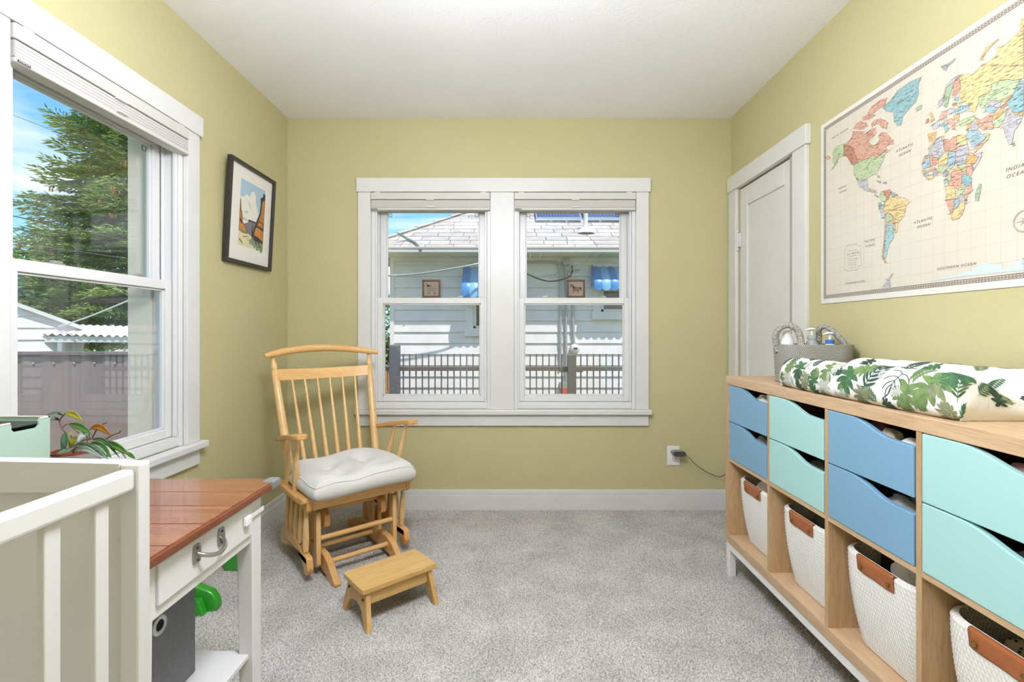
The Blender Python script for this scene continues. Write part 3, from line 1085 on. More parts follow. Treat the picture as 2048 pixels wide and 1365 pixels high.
def leafy(name, base, height, rad, n, seed, label, m, lsize=0.09, low=0.25, cat='tree'):
    r = random.Random(seed)
    e = thing(name, label, cat, base)
    b = Vector(base)
    MB().tube([b, b + Vector((0.05, 0, height * 0.55)), b + Vector((0, 0.05, height * 0.8))], [0.07 * rad, 0.05 * rad, 0.02], 7).build('trunk', M_bark, e, smooth=60)
    blobs = []
    for i in range(14):
        a = r.random() * 6.28
        t = r.uniform(low, 1)
        w = rad * (0.65 if t > 0.8 else 0.8)
        blobs.append((b + Vector((math.cos(a) * w * r.random(), math.sin(a) * w * r.random(), height * t - 0.3 * rad)), rad * r.uniform(0.35, 0.6)))
    mb = MB()
    for i in range(n):
        c, q = blobs[r.randrange(len(blobs))]
        v = Vector((r.gauss(0, 1), r.gauss(0, 1), r.gauss(0, 1))).normalized()
        p = c + v * q * r.uniform(0.7, 1.0)
        a1 = Vector((r.gauss(0, 1), r.gauss(0, 1), r.gauss(0, 0.6))).normalized() * lsize * r.uniform(0.7, 1.3)
        a2 = a1.cross(v + Vector((0.1, 0.2, 0.3))).normalized() * lsize * 0.45
        nrm = a1.cross(a2).normalized() * lsize * 0.12
        mb.cur = 0 if r.random() < 0.6 else 1
        mb.add([p - a1, p + a2 + nrm, p + a1, p - a2 + nrm], [(0, 1, 2), (0, 2, 3)])
    mb.build('foliage', m, e, kind='stuff')
    return e

q = at(60, 663, 19.0)
leafy('leafy_tree', (q.x, q.y, GZ), 5.3, 2.6, 11000, 21, 'bright green leafy tree left of the tall spruce', [M_leafA, M_leafB], 0.11)
q = at(190, 663, 34)
leafy('leafy_tree', (q.x, q.y, GZ), 8.0, 4.2, 9000, 22, 'mid green leafy tree behind the foot of the tall spruce', [M_leafB, M_leafA], 0.22)
q = at(-330, 663, 17)
leafy('leafy_tree', (q.x, q.y, GZ), 4.6, 2.3, 7000, 23, 'pale green leafy tree at the left edge behind the garage', [M_leafA, M_leafB], 0.12)
q = at(742, 663, 10.5)
leafy('tall_shrub', (q.x, q.y, GZ), 2.7, 0.75, 5000, 24, 'narrow green shrub beside the corner of the white bungalow', [M_leafB, M_leafA], 0.06, low=0.1, cat='shrub')
q = at(860, 455, 11.5)

# overhead wires
def wire(name, pts, r_, m, label):
    tag(MB().tube(smooth_path(pts, 8), r_, 5).build(name, m, smooth=60), label, 'wire')
wire('overhead_wire', [at(-60, 205, 9.0), at(30, 232, 9.5), at(180, 292, 10.0), at(330, 355, 10.5)], 0.005, M_blackc, 'thin dark overhead wire crossing the cloud, topmost of the wires')
wire('overhead_wire', [at(-60, 415, 8.0), at(30, 433, 8.4), at(130, 455, 8.8), at(340, 500, 9.4)], 0.010, M_blackc, 'black overhead wire crossing the blue sky left of the spruce')
wire('overhead_wire', [at(-60, 475, 8.0), at(30, 485, 8.2), at(90, 494, 8.6), at(340, 530, 9.4)], 0.008, M_blackc, 'dark overhead wire just above the leafy trees')
wire('service_wire', [at(60, 668, 8.8), at(110, 656, 8.4), at(180, 633, 7.8), at(275, 594, 7.0), at(330, 570, 6.6)], 0.012, M_whitec, 'pale service wire slanting up from the garage roof')
# ------------------------------------------------------------------ glider chair (local: x to its left hand, -y forward)
M_oak = wood('honey_maple', '#ecc890', '#dfb274', 'Z', 7, 0.33, coat=0.25)
M_oakx = wood('honey_maple_rail', '#ebc284', '#deab68', 'X', 7, 0.33, coat=0.25)
M_oakd = wood('honey_maple_frame', '#e2b273', '#d09a56', 'Y', 7, 0.36, coat=0.2)
CH_ROT = math.radians(40.45)
chair = thing('glider_chair', 'honey maple glider rocking chair with spindle back in the corner', 'chair', (-0.737, 2.341, 0), CH_ROT, local=True)

def bar(name, pts, rads, m=M_oak, n=12, par=chair, flat=None):
    return MB().tube(pts, rads, n, flat=flat).build(name, m, par, smooth=50)

# crest rail: round bow
cp = []
for i in range(15):
    t = -1 + 2 * i / 14
    cp.append((0.312 * t, 0.490 + 0.062 * (1 - t * t), 1.012 + 0.034 * (1 - t * t)))
bar('crest_rail', cp, [0.010] + [0.0165 + 0.004 * (1 - (-1 + 2 * i / 14) ** 2) for i in range(1, 14)] + [0.010], M_oakx, 14)
for s in (-1, 1):
    foot, top = Vector((s * 0.226, 0.318, 0.375)), Vector((s * 0.262, 0.505, 0.952))
    d = (top - foot)
    pts = [foot + d * t for t in (0, 0.15, 0.45, 0.75, 0.965, 0.972, 0.985, 1.01, 1.045, 1.09)]
    bar('back_post', pts, [0.019, 0.021, 0.021, 0.0185, 0.0165, 0.012, 0.0165, 0.0165, 0.011, 0.009], M_oak, 14)
# curved slat below the crest
def slat(u, v, front):
    t = -1 + 2 * u
    y = 0.476 + 0.040 * (1 - t * t) + (0.0 if front else 0.018)
    z = 0.880 + 0.060 * v - 0.006 * (1 - t * t)
    return Vector((0.243 * t + 0.006 * v * t, y + 0.014 * v, z))
mb = MB()
n = 17
for fr in (True, False):
    mb.grid(lambda u, v, fr=fr: slat(u, v, fr), n, 4)
o1, o2 = 0, n * 4
for i in range(n - 1):
    for j in (0, 3):
        mb.f.append((o1 + i * 4 + j, o1 + (i + 1) * 4 + j, o2 + (i + 1) * 4 + j, o2 + i * 4 + j)); mb.mi.append(0)
for i in (0, n - 1):
    for j in range(3):
        mb.f.append((o1 + i * 4 + j, o1 + i * 4 + j + 1, o2 + i * 4 + j + 1, o2 + i * 4 + j)); mb.mi.append(0)
mb.build('back_slat', M_oakx, chair, smooth=35, bevel=0.003)
for k in range(6):
    t = -1 + 2 * (k + 1) / 7
    xt, xb = 0.243 * t, 0.205 * t
    top = Vector((xt, 0.486 + 0.040 * (1 - t * t), 0.885))
    bot = Vector((xb, 0.335 + 0.02 * (1 - t * t), 0.385))
    bar('back_spindle', [top, top.lerp(bot, 0.3), top.lerp(bot, 0.62), bot], [0.0075, 0.0095, 0.014, 0.0165], M_oak, 12, flat=0.8)
# arms with spindles
for s in (-1, 1):
    out = [(0.245, 0.435), (0.276, 0.425), (0.282, 0.30), (0.292, 0.15), (0.306, 0.06), (0.308, 0.01), (0.298, -0.016),
           (0.262, -0.020), (0.250, -0.004), (0.249, 0.06), (0.249, 0.20), (0.243, 0.35)]
    def armf(a, b_, d, s=s):
        z = 0.682 - 0.085 * max(0, (b_ + 0.02)) ** 1.2 / 0.39
        return Vector((s * a, b_, z - d))
    MB().prism(out, armf, 0.0, 0.024).build('armrest', M_oakd, chair, smooth=40, bevel=0.006, segs=3)
    for yy in (0.065, 0.19):
        za = 0.682 - 0.085 * (yy + 0.02) ** 1.2 / 0.39 - 0.012
        a, b_ = Vector((s * 0.276, yy, za)), Vector((s * 0.258, yy + 0.085, 0.385))
        bar('arm_spindle', [a, a.lerp(b_, 0.35), a.lerp(b_, 0.75), b_], [0.0085, 0.0105, 0.0175, 0.0145], M_oak, 12)
# seat frame: side boards, rails, slats
for s in (-1, 1):
    side = [(0.205, -0.02), (0.278, -0.012), (0.292, 0.05), (0.290, 0.28), (0.275, 0.36), (0.205, 0.375)]
    MB().prism(side, lambda a, b_, d, s=s: Vector((s * a, b_, d)), 0.368, 0.393).build('seat_side_board', M_oakd, chair, bevel=0.006, segs=3)
    skirt = [(-0.012, 0.372), (-0.012, 0.335), (0.005, 0.318), (0.03, 0.325), (0.06, 0.335), (0.28, 0.335), (0.33, 0.325), (0.345, 0.372)]
    MB().prism(skirt, lambda a, b_, d, s=s: Vector((s * d, a, b_)), 0.232, 0.258).build('seat_skirt', M_oakd, chair, bevel=0.004)
bx('front_rail', -0.232, 0.232, -0.012, 0.012, 0.330, 0.378, M_oakx, chair, bevel=0.004)
bx('rear_rail', -0.232, 0.232, 0.335, 0.360, 0.330, 0.378, M_oakx, chair, bevel=0.004)
for yy in (0.05, 0.13, 0.21, 0.29):
    bx('seat_slat', -0.21, 0.21, yy - 0.025, yy + 0.025, 0.368, 0.384, M_oakx, chair, bevel=0.003)
# swinging sides: spindles down to a shaped lower rail
for s in (-1, 1):
    rail_p = [(-0.006, 0.046), (0.012, 0.036), (0.034, 0.044), (0.060, 0.082), (0.14, 0.112), (0.26, 0.094), (0.36, 0.064), (0.405, 0.066),
              (0.422, 0.095), (0.405, 0.135), (0.33, 0.160), (0.22, 0.160), (0.14, 0.148), (0.07, 0.125), (0.010, 0.120), (-0.002, 0.115), (-0.016, 0.07)]
    MB().prism(rail_p, lambda a, b_, d, s=s: Vector((s * d, a, b_)), 0.226, 0.256).build('lower_side_rail', M_oakd, chair, bevel=0.005, smooth=40)
    for yy in (0.045, 0.115, 0.185, 0.255, 0.325):
        zt = 0.340
        zb = 0.128 if yy < 0.06 else 0.148
        a, b_ = Vector((s * 0.243, yy - 0.004, zt)), Vector((s * 0.241, yy + 0.01, zb))
        bar('side_spindle', [a, a.lerp(b_, 0.3), a.lerp(b_, 0.7), b_], [0.009, 0.011, 0.016, 0.013], M_oak, 12)
    # hanger links front and rear
    for yy, tag_ in ((0.050, 'f'), (0.345, 'r')):
        lk = [(yy - 0.024, 0.060), (yy - 0.012, 0.045), (yy + 0.012, 0.045), (yy + 0.024, 0.060), (yy + 0.020, 0.285), (yy + 0.010, 0.300), (yy - 0.010, 0.300), (yy - 0.020, 0.285)]
        MB().prism(lk, lambda a, b_, d, s=s: Vector((s * d, a, b_)), 0.180, 0.202).build('hanger_link', M_oak, chair, bevel=0.004, smooth=40)
# base: floor runners, uprights and top arms
for s in (-1, 1):
    run = [(-0.112, 0.0), (-0.118, 0.016), (-0.10, 0.030), (-0.02, 0.088), (0.03, 0.104), (0.20, 0.110), (0.36, 0.104), (0.43, 0.080), (0.515, 0.050),
           (0.540, 0.040), (0.545, 0.0), (0.47, 0.0), (0.36, 0.022), (0.20, 0.030), (0.06, 0.022), (-0.03, 0.0)]
    MB().prism(run, lambda a, b_, d, s=s: Vector((s * d, a, b_)), 0.142, 0.172).build('base_runner', M_oakd, chair, bevel=0.005, smooth=40)
    arm = [(0.060, 0.215), (0.052, 0.235), (0.058, 0.268), (0.080, 0.288), (0.14, 0.310), (0.33, 0.310), (0.37, 0.285), (0.372, 0.240), (0.345, 0.232),
           (0.32, 0.262), (0.15, 0.262), (0.11, 0.240), (0.092, 0.212), (0.075, 0.208)]
    MB().prism(arm, lambda a, b_, d, s=s: Vector((s * d, a, b_)), 0.128, 0.158).build('base_arm', M_oakd, chair, bevel=0.005, smooth=40)
    bx('base_upright', min(s * 0.146, s * 0.168), max(s * 0.146, s * 0.168), 0.215, 0.260, 0.10, 0.28, M_oak, chair, bevel=0.003)
    for yy in (0.135, 0.325):
        bar('base_spindle', [(s * 0.156, yy, 0.27), (s * 0.157, yy, 0.10)], [0.009, 0.011], M_oak, 10)
bar('dowel', [(-0.135, 0.115, 0.283), (0.135, 0.115, 0.283)], 0.012, M_oakx)
bar('dowel', [(-0.135, 0.325, 0.283), (0.135, 0.325, 0.283)], 0.012, M_oakx)
bar('dowel', [(-0.182, 0.045, 0.175), (0.182, 0.045, 0.175)], 0.012, M_oakx)
bar('dowel', [(-0.145, 0.020, 0.066), (0.145, 0.020, 0.066)], 0.012, M_oakx)
bar('dowel', [(-0.145, 0.200, 0.072), (0.145, 0.200, 0.072)], 0.012, M_oakx)

# ------------------------------------------------------------------ tufted cushion
M_linen = mat('linen_pale_grey', '#dedbd7', 0.9, var='#d2cfcb', var_scale=260, bump=0.35, bump_scale=420, sheen=0.3)
def cushion_pt(u, v, w):
    pass
cu = thing('seat_cushion', 'pale grey linen box cushion with tufted top on the glider seat', 'cushion', (-0.737, 2.341, 0.386), CH_ROT, local=True)
nx_, ny_ = 41, 35
tufts = [(-0.09, 0.06), (0.09, 0.06), (-0.09, 0.20), (0.09, 0.20)]
def ctop(u, v, top=True):
    a, b_ = -1 + 2 * u, -1 + 2 * v
    x = 0.250 * a
    y = 0.135 + 0.222 * b_
    ew = (1 - abs(a) ** 10) * (1 - abs(b_) ** 10)
    h = 0.030 * ew ** 0.6
    if top:
        for tx, ty in tufts:
            r2 = ((x - tx) ** 2 + (y - ty) ** 2)
            h -= 0.030 * math.exp(-r2 / 0.0012) + 0.034 * math.exp(-r2 / 0.0055)
        h += 0.007 * math.sin(x * 34 + 1) * math.exp(-(((y + 0.03) / 0.07) ** 2))
        h += 0.005 * math.sin(x * 23 + y * 17)
    rc_ = 1 - 0.045 * (abs(a) * abs(b_)) ** 6
    sag = 0.008 * math.sin(x * 11 + 0.6)
    return Vector((x * rc_, 0.135 + (y - 0.135) * rc_, (0.076 + h + sag) if top else (0.012 - 0.4 * h + 0.5 * sag)))
mb = MB()
mb.grid(lambda u, v: ctop(u, v, True), nx_, ny_)
mb.grid(lambda u, v: ctop(u, v, False), nx_, ny_)
# boxing between the two faces
ring = [(i, 0) for i in range(nx_)] + [(nx_ - 1, j) for j in range(1, ny_)] + [(i, ny_ - 1) for i in range(nx_ - 2, -1, -1)] + [(0, j) for j in range(ny_ - 2, 0, -1)]
N = nx_ * ny_
mids = []
for (i, j) in ring:
    p, q = Vector(mb.v[i * ny_ + j]), Vector(mb.v[N + i * ny_ + j])
    c = Vector((0, 0.135, p.z))
    d = (p - c); d.z = 0
    m1 = p.lerp(q, 0.30) + d.normalized() * 0.013
    m2 = p.lerp(q, 0.72) + d.normalized() * 0.012
    mids.append((len(mb.v), len(mb.v) + 1))
    mb.v += [tuple(m1), tuple(m2)]
for k in range(len(ring)):
    k2 = (k + 1) % len(ring)
    a, b_ = ring[k][0] * ny_ + ring[k][1], ring[k2][0] * ny_ + ring[k2][1]
    for q in ((a, b_, mids[k2][0], mids[k][0]), (mids[k][0], mids[k2][0], mids[k2][1], mids[k][1]), (mids[k][1], mids[k2][1], N + b_, N + a)):
        mb.f.append(q); mb.mi.append(0)
cb = mb.build('cushion_cover', M_linen, cu, smooth=80)
pp = [Vector(mb.v[i * ny_ + j]) + Vector((0, 0, 0.000)) for (i, j) in ring]
MB().tube(pp + [pp[0]], 0.0035, 6, caps=False).build('piping', M_linen, cu, smooth=60)
for tx, ty in tufts:
    zt = ctop((tx / 0.250 + 1) / 2, ((ty - 0.135) / 0.222 + 1) / 2).z
    MB().lathe([(0.001, 0.004), (0.007, 0.003), (0.009, 0.0), (0.008, -0.004)], (tx, ty, zt), 10).build('tuft_button', M_linen, cu, smooth=60)

# ------------------------------------------------------------------ step stool
M_pine = wood('stool_oak', '#e0bb7c', '#cba05c', 'X', 5, 0.45)
M_pine2 = wood('stool_oak_end', '#dcb474', '#c39855', 'Z', 5, 0.45)
ST_ROT = math.radians(41.0)
stool = thing('step_stool', 'small honey oak step stool with arched ends in front of the glider', 'stool', (-0.510, 2.010, 0), ST_ROT, local=True)
mb = MB()
poly = []
L2, W2, rc = 0.165, 0.094, 0.014
for cx, cy, a0 in ((L2 - rc, W2 - rc, 0), (-L2 + rc, W2 - rc, 90), (-L2 + rc, -W2 + rc, 180), (L2 - rc, -W2 + rc, 270)):
    for k in range(5):
        t = math.radians(a0 + 90 * k / 4)
        poly.append((cx + rc * math.cos(t), cy + rc * math.sin(t)))
mb.prism(poly, lambda a, b_, d: Vector((a, b_, d)), 0.140, 0.159)
mb.build('top_board', M_pine, stool, bevel=0.004, segs=3)
for s in (-1, 1):
    endp = [(-0.082, 0.141), (-0.122, 0.0), (-0.088, 0.0), (-0.078, 0.030), (-0.058, 0.058), (-0.028, 0.074), (0.0, 0.078), (0.028, 0.074), (0.058, 0.058),
            (0.078, 0.030), (0.088, 0.0), (0.122, 0.0), (0.082, 0.141)]
    MB().prism(endp, lambda a, b_, d, s=s: Vector((s * (d + 0.012 * (0.141 - b_) / 0.141), a, b_)), 0.126, 0.146).build('end_board', M_pine2, stool, bevel=0.003)
    for q in (-0.066, 0.066):
        MB().lathe([(0.0055, 0.0), (0.0055, 0.0012), (0.001, 0.0013)], (s * 0.1505, q, 0.108), 10, M=Matrix.Rotation(s * PI / 2, 3, 'Y')).build('screw_hole', mat('dark_hole', '#2a2018', 0.8), stool)
for yy in (-0.068, 0.068):
    bx('side_rail', -0.128, 0.128, yy - 0.009, yy + 0.009, 0.086, 0.141, M_pine, stool, bevel=0.003)
# ------------------------------------------------------------------ cube sideboard with drawers along the right wall
M_birch = wood('pale_oak_veneer', '#d2b592', '#c09f7a', 'Y', 6, 0.45, contrast=(0.3, 0.75))
M_birchv = wood('pale_oak_upright', '#caab82', '#b59268', 'Z', 6, 0.45, contrast=(0.3, 0.75))
M_edge = wood('pale_oak_edge', '#e0cbb2', '#d2b998', 'Y', 6, 0.45)
M_dblue = mat('drawer_blue', '#7aa5c2', 0.38, coat=0.1)
M_dmint = mat('drawer_mint', '#aad7d4', 0.38, coat=0.1)
M_metalw = mat('white_metal', '#efedea', 0.35)
M_inside = mat('drawer_inside', '#7c7d78', 0.7)
SX0, SX1, SY0, SY1 = 0.993, 1.384, 0.810, 2.280
SZ0, SZ1 = 0.161, 0.931
sb = thing('sideboard', 'pale oak cube sideboard on white legs with blue and mint drawers', 'sideboard', (1.19, 1.545, 0))
bx('top_panel', SX0, SX1, SY0, SY1, SZ1 - 0.038, SZ1, M_birch, sb, bevel=0.002)
bx('bottom_panel', SX0, SX1, SY0, SY1, SZ0, SZ0 + 0.038, M_birch, sb, bevel=0.002)
for ya in (SY0, SY1 - 0.038):
    bx('side_panel', SX0, SX1, ya, ya + 0.038, SZ0 + 0.038, SZ1 - 0.038, M_birchv, sb, bevel=0.002)
cells = []
y = SY1 - 0.038
for k in range(4):
    cells.append((y - 0.336, y))
    y -= 0.336
    if k < 3:
        bx('divider', SX0 + 0.002, SX1 - 0.006, y - 0.0166, y, SZ0 + 0.038, SZ1 - 0.038, M_birchv, sb, bevel=0.001)
        y -= 0.0166
ZM = 0.5465
for (a, b_) in cells:
    bx('shelf', SX0 + 0.002, SX1 - 0.006, a, b_, ZM - 0.008, ZM + 0.008, M_birch, sb, bevel=0.001)
bx('back_panel', SX1 - 0.006, SX1 - 0.001, SY0 + 0.03, SY1 - 0.03, SZ0 + 0.03, SZ1 - 0.03, M_birchv, sb, bevel=0)
# white steel underframe
fr = bx('underframe', SX0 + 0.004, SX0 + 0.036, SY0 + 0.002, SY1 - 0.002, SZ0 - 0.034, SZ0, M_metalw, sb, bevel=0.003)
bx('underframe', SX1 - 0.036, SX1 - 0.004, SY0 + 0.002, SY1 - 0.002, SZ0 - 0.034, SZ0, M_metalw, sb, bevel=0.003)
for ya in (SY0 + 0.002, SY1 - 0.034):
    bx('cross_bar', SX0 + 0.036, SX1 - 0.036, ya, ya + 0.032, SZ0 - 0.034, SZ0, M_metalw, sb, bevel=0.003)
    for xa in (SX0 + 0.004, SX1 - 0.036):
        bx('leg', xa, xa + 0.032, ya, ya + 0.032, 0, SZ0 - 0.034, M_metalw, sb, bevel=0.003)

def drawer(cell, zb, zt, m):
    a, b_ = cell[0] + 0.004, cell[1] - 0.004
    drop = 0.036
    poly = [(a, zb), (b_, zb), (b_, zt)]
    n = 16
    for i in range(n + 1):
        t = 0.30 + 0.50 * i / n
        s = (1 - math.cos(PI * i / n)) / 2
        poly.append((b_ + (a - b_) * t, zt - drop * s))
    poly.append((a, zt - drop - 0.002))
    d = MB().prism(poly, lambda p, q, x: Vector((x, p, q)), SX0 - 0.001, SX0 + 0.016).build('drawer', m, sb, bevel=0.0025)
    mb = MB()
    x0, x1 = SX0 + 0.016, SX1 - 0.03
    zs = zt - drop - 0.03
    mb.box(x0, x1, a + 0.004, a + 0.010, zb + 0.004, zs).box(x0, x1, b_ - 0.010, b_ - 0.004, zb + 0.004, zs)
    mb.box(x0, x1, a + 0.010, b_ - 0.010, zb + 0.004, zb + 0.009).box(x1 - 0.006, x1, a + 0.01, b_ - 0.01, zb + 0.009, zs)
    mb.build('drawer_box', M_inside, d)
    return d

Zt0, Zt1, Zt2 = ZM + 0.009, (ZM + 0.008 + SZ1 - 0.038) / 2, SZ1 - 0.040
for k, c in enumerate(cells):
    m = M_dblue if k % 2 == 0 else M_dmint
    drawer(c, Zt1 + 0.0015, Zt2, m)
    drawer(c, Zt0, Zt1 - 0.0015, m)

# ------------------------------------------------------------------ soft contents and baskets
def lump(name, c, size, m, label, cat, seed, amp=0.25, freq=3.0, group=None, squash=1.0, n=28):
    """crumpled cloth: a flattened ball pushed about by smooth noise"""
    from mathutils import noise
    mb = MB()
    c = Vector(c)
    def f(u, v):
        th, ph = 2 * PI * u, PI * v
        d = Vector((math.sin(ph) * math.cos(th), math.sin(ph) * math.sin(th), math.cos(ph)))
        k = 1 + amp * noise.noise(d * freq + Vector((seed * 7.3, seed, 0))) + amp * 0.5 * abs(noise.noise(d * freq * 2.6 + Vector((0, seed * 3.1, 4))))
        p = Vector((d.x * size[0], d.y * size[1], d.z * size[2])) * k
        if p.z < -size[2] * 0.8:
            p.z = -size[2] * 0.8
        return c + p
    mb.grid(f, n, n // 2 + 4, wrap_u=True)
    return tag(mb.build(name, m, smooth=80), label, cat, group)

M_clothw = mat('cloth_white', '#e9e6e6', 0.9, bump=0.3, bump_scale=150)
M_clothpink = mat('cloth_blush', '#e3d2cf', 0.9, bump=0.3, bump_scale=150)
M_clothgreen = mat('cloth_dark_olive', '#4c4f45', 0.9, bump=0.3, bump_scale=150)
M_clothbeige = mat('cloth_beige', '#cdbfae', 0.9, bump=0.3, bump_scale=150)
M_clothgrey = mat('cloth_grey', '#a5a4a6', 0.9, bump=0.3, bump_scale=150)
M_clothrose = mat('cloth_rose', '#b88890', 0.9, bump=0.3, bump_scale=150)
M_clothteal = mat('cloth_teal', '#2f7f93', 0.9)
zd = Zt1 + 0.012
def in_drawer(cell, fy, zb, nm, m, label, seed, sz=(0.045, 0.06, 0.045), up=0.078, x=1.058):
    lump(nm, (x, cell[1] - (cell[1] - cell[0]) * fy, zb + up), sz, m, label, 'clothes', seed)
in_drawer(cells[0], 0.66, Zt1, 'folded_cloth', M_clothw, 'crumpled white cloth in the upper blue drawer furthest along the sideboard', 1, up=0.104)
in_drawer(cells[0], 0.62, Zt0, 'folded_cloth', M_clothgrey, 'grey cloth in the lower blue drawer furthest along the sideboard', 2, up=0.092)
in_drawer(cells[1], 0.68, Zt0, 'folded_cloth', M_clothgreen, 'dark olive cloth in the lower mint drawer beside the blue ones', 3, up=0.092)
in_drawer(cells[2], 0.36, Zt1, 'baby_sock', M_clothrose, 'rose coloured baby clothes in the upper blue drawer under the pad', 4, (0.04, 0.035, 0.045), 0.106)
in_drawer(cells[2], 0.58, Zt1, 'baby_shoe', M_clothbeige, 'beige knitted baby shoe in the upper blue drawer under the pad', 5, (0.035, 0.030, 0.04), 0.104, 1.045)
in_drawer(cells[2], 0.80, Zt1, 'baby_shoe', M_clothw, 'white knitted baby shoe in the upper blue drawer under the pad', 6, (0.035, 0.032, 0.035), 0.099, 1.045)
in_drawer(cells[2], 0.70, Zt0, 'folded_cloth', M_clothgrey, 'grey patterned cloth in the lower blue drawer above the book basket', 7, up=0.092)
in_drawer(cells[3], 0.62, Zt1, 'folded_cloth', M_clothrose, 'dusky cloth in the upper mint drawer nearest the pad corner', 8, (0.045, 0.08, 0.045), 0.098)
in_drawer(cells[3], 0.66, Zt0, 'folded_cloth', M_clothgrey, 'grey cloth in the lower mint drawer above the toy basket', 9, (0.045, 0.08, 0.045), 0.088)

def rope_mat(name, c1, c2, pitch=0.010, row=0.0125, strength=0.5):
    """stitched rope: staggered dashes in rows"""
    m = bpy.data.materials.new(name)
    m.use_nodes = True
    nt = m.node_tree
    b = nt.nodes['Principled BSDF']
    b.inputs['Roughness'].default_value = 0.9
    b.inputs['Specular IOR Level'].default_value = 0.15
    tc = nt.nodes.new('ShaderNodeTexCoord')
    sp = nt.nodes.new('ShaderNodeSeparateXYZ')
    nt.links.new(tc.outputs['Object'], sp.inputs[0])
    def mth(op, a, b_=None):
        n = nt.nodes.new('ShaderNodeMath')
        n.operation = op
        for i, q in enumerate((a, b_)):
            if q is None:
                continue
            if isinstance(q, (int, float)):
                n.inputs[i].default_value = q
            else:
                nt.links.new(q, n.inputs[i])
        return n.outputs[0]
    rw = mth('DIVIDE', sp.outputs['Z'], row)
    fl = mth('FLOOR', rw)
    at_ = nt.nodes.new('ShaderNodeAttribute')
    at_.attribute_name = 'arc'
    t = mth('DIVIDE', at_.outputs['Fac'], pitch)
    t = mth('ADD', t, mth('MULTIPLY', fl, 0.5))
    t = mth('ADD', t, mth('MULTIPLY', mth('FRACT', rw), 0.45))
    sn = mth('SINE', mth('MULTIPLY', t, 2 * PI))
    rs = mth('ABSOLUTE', mth('SINE', mth('MULTIPLY', rw, PI)))
    v = mth('ADD', mth('MULTIPLY', mth('ADD', sn, 1.0), 0.35), mth('MULTIPLY', rs, 0.45))
    r = nt.nodes.new('ShaderNodeValToRGB')
    r.color_ramp.elements[0].position = 0.25
    r.color_ramp.elements[1].position = 0.70
    r.color_ramp.elements[0].color = rgb(c2)
    r.color_ramp.elements[1].color = rgb(c1)
    nt.links.new(v, r.inputs[0])
    nt.links.new(r.outputs[0], b.inputs['Base Color'])
    bp = nt.nodes.new('ShaderNodeBump')
    bp.inputs['Strength'].default_value = strength
    bp.inputs['Distance'].default_value = 0.002
    nt.links.new(v, bp.inputs['Height'])
    nt.links.new(bp.outputs[0], b.inputs['Normal'])
    MATS[name] = m
    return m

M_rope = rope_mat('cotton_rope', '#f3f0ec', '#e4e0d9')
M_leather = mat('tan_leather', '#ab6536', 0.42, var='#9a5629', var_scale=14, bump=0.08, bump_scale=120, coat=0.15)
M_brass = mat('brass_rivet', '#a98a4a', 0.3, metal=1.0)

def rrect(hx, hy, r, n=8):
    out = []
    for cx, cy, a0 in ((hx - r, hy - r, 0), (-hx + r, hy - r, 90), (-hx + r, -hy + r, 180), (hx - r, -hy + r, 270)):
        for k in range(n):
            t = math.radians(a0 + 90 * k / (n - 1))
            out.append((cx + r * math.cos(t), cy + r * math.sin(t)))
    # resample evenly
    P = out + [out[0]]
    L = [0]
    for a, b_ in zip(P, P[1:]):
        L.append(L[-1] + math.hypot(b_[0] - a[0], b_[1] - a[1]))
    N = 72
    res, j = [], 0
    for i in range(N):
        s = L[-1] * i / N
        while L[j + 1] < s:
            j += 1
        t = (s - L[j]) / max(1e-9, L[j + 1] - L[j])
        res.append((P[j][0] + (P[j + 1][0] - P[j][0]) * t, P[j][1] + (P[j + 1][1] - P[j][1]) * t))
    return res

def put_arc(o, N, per):
    a = o.data.attributes.new('arc', 'FLOAT', 'POINT')
    a.data.foreach_set('value', [per * (i % N) / N for i in range(len(o.data.vertices))])

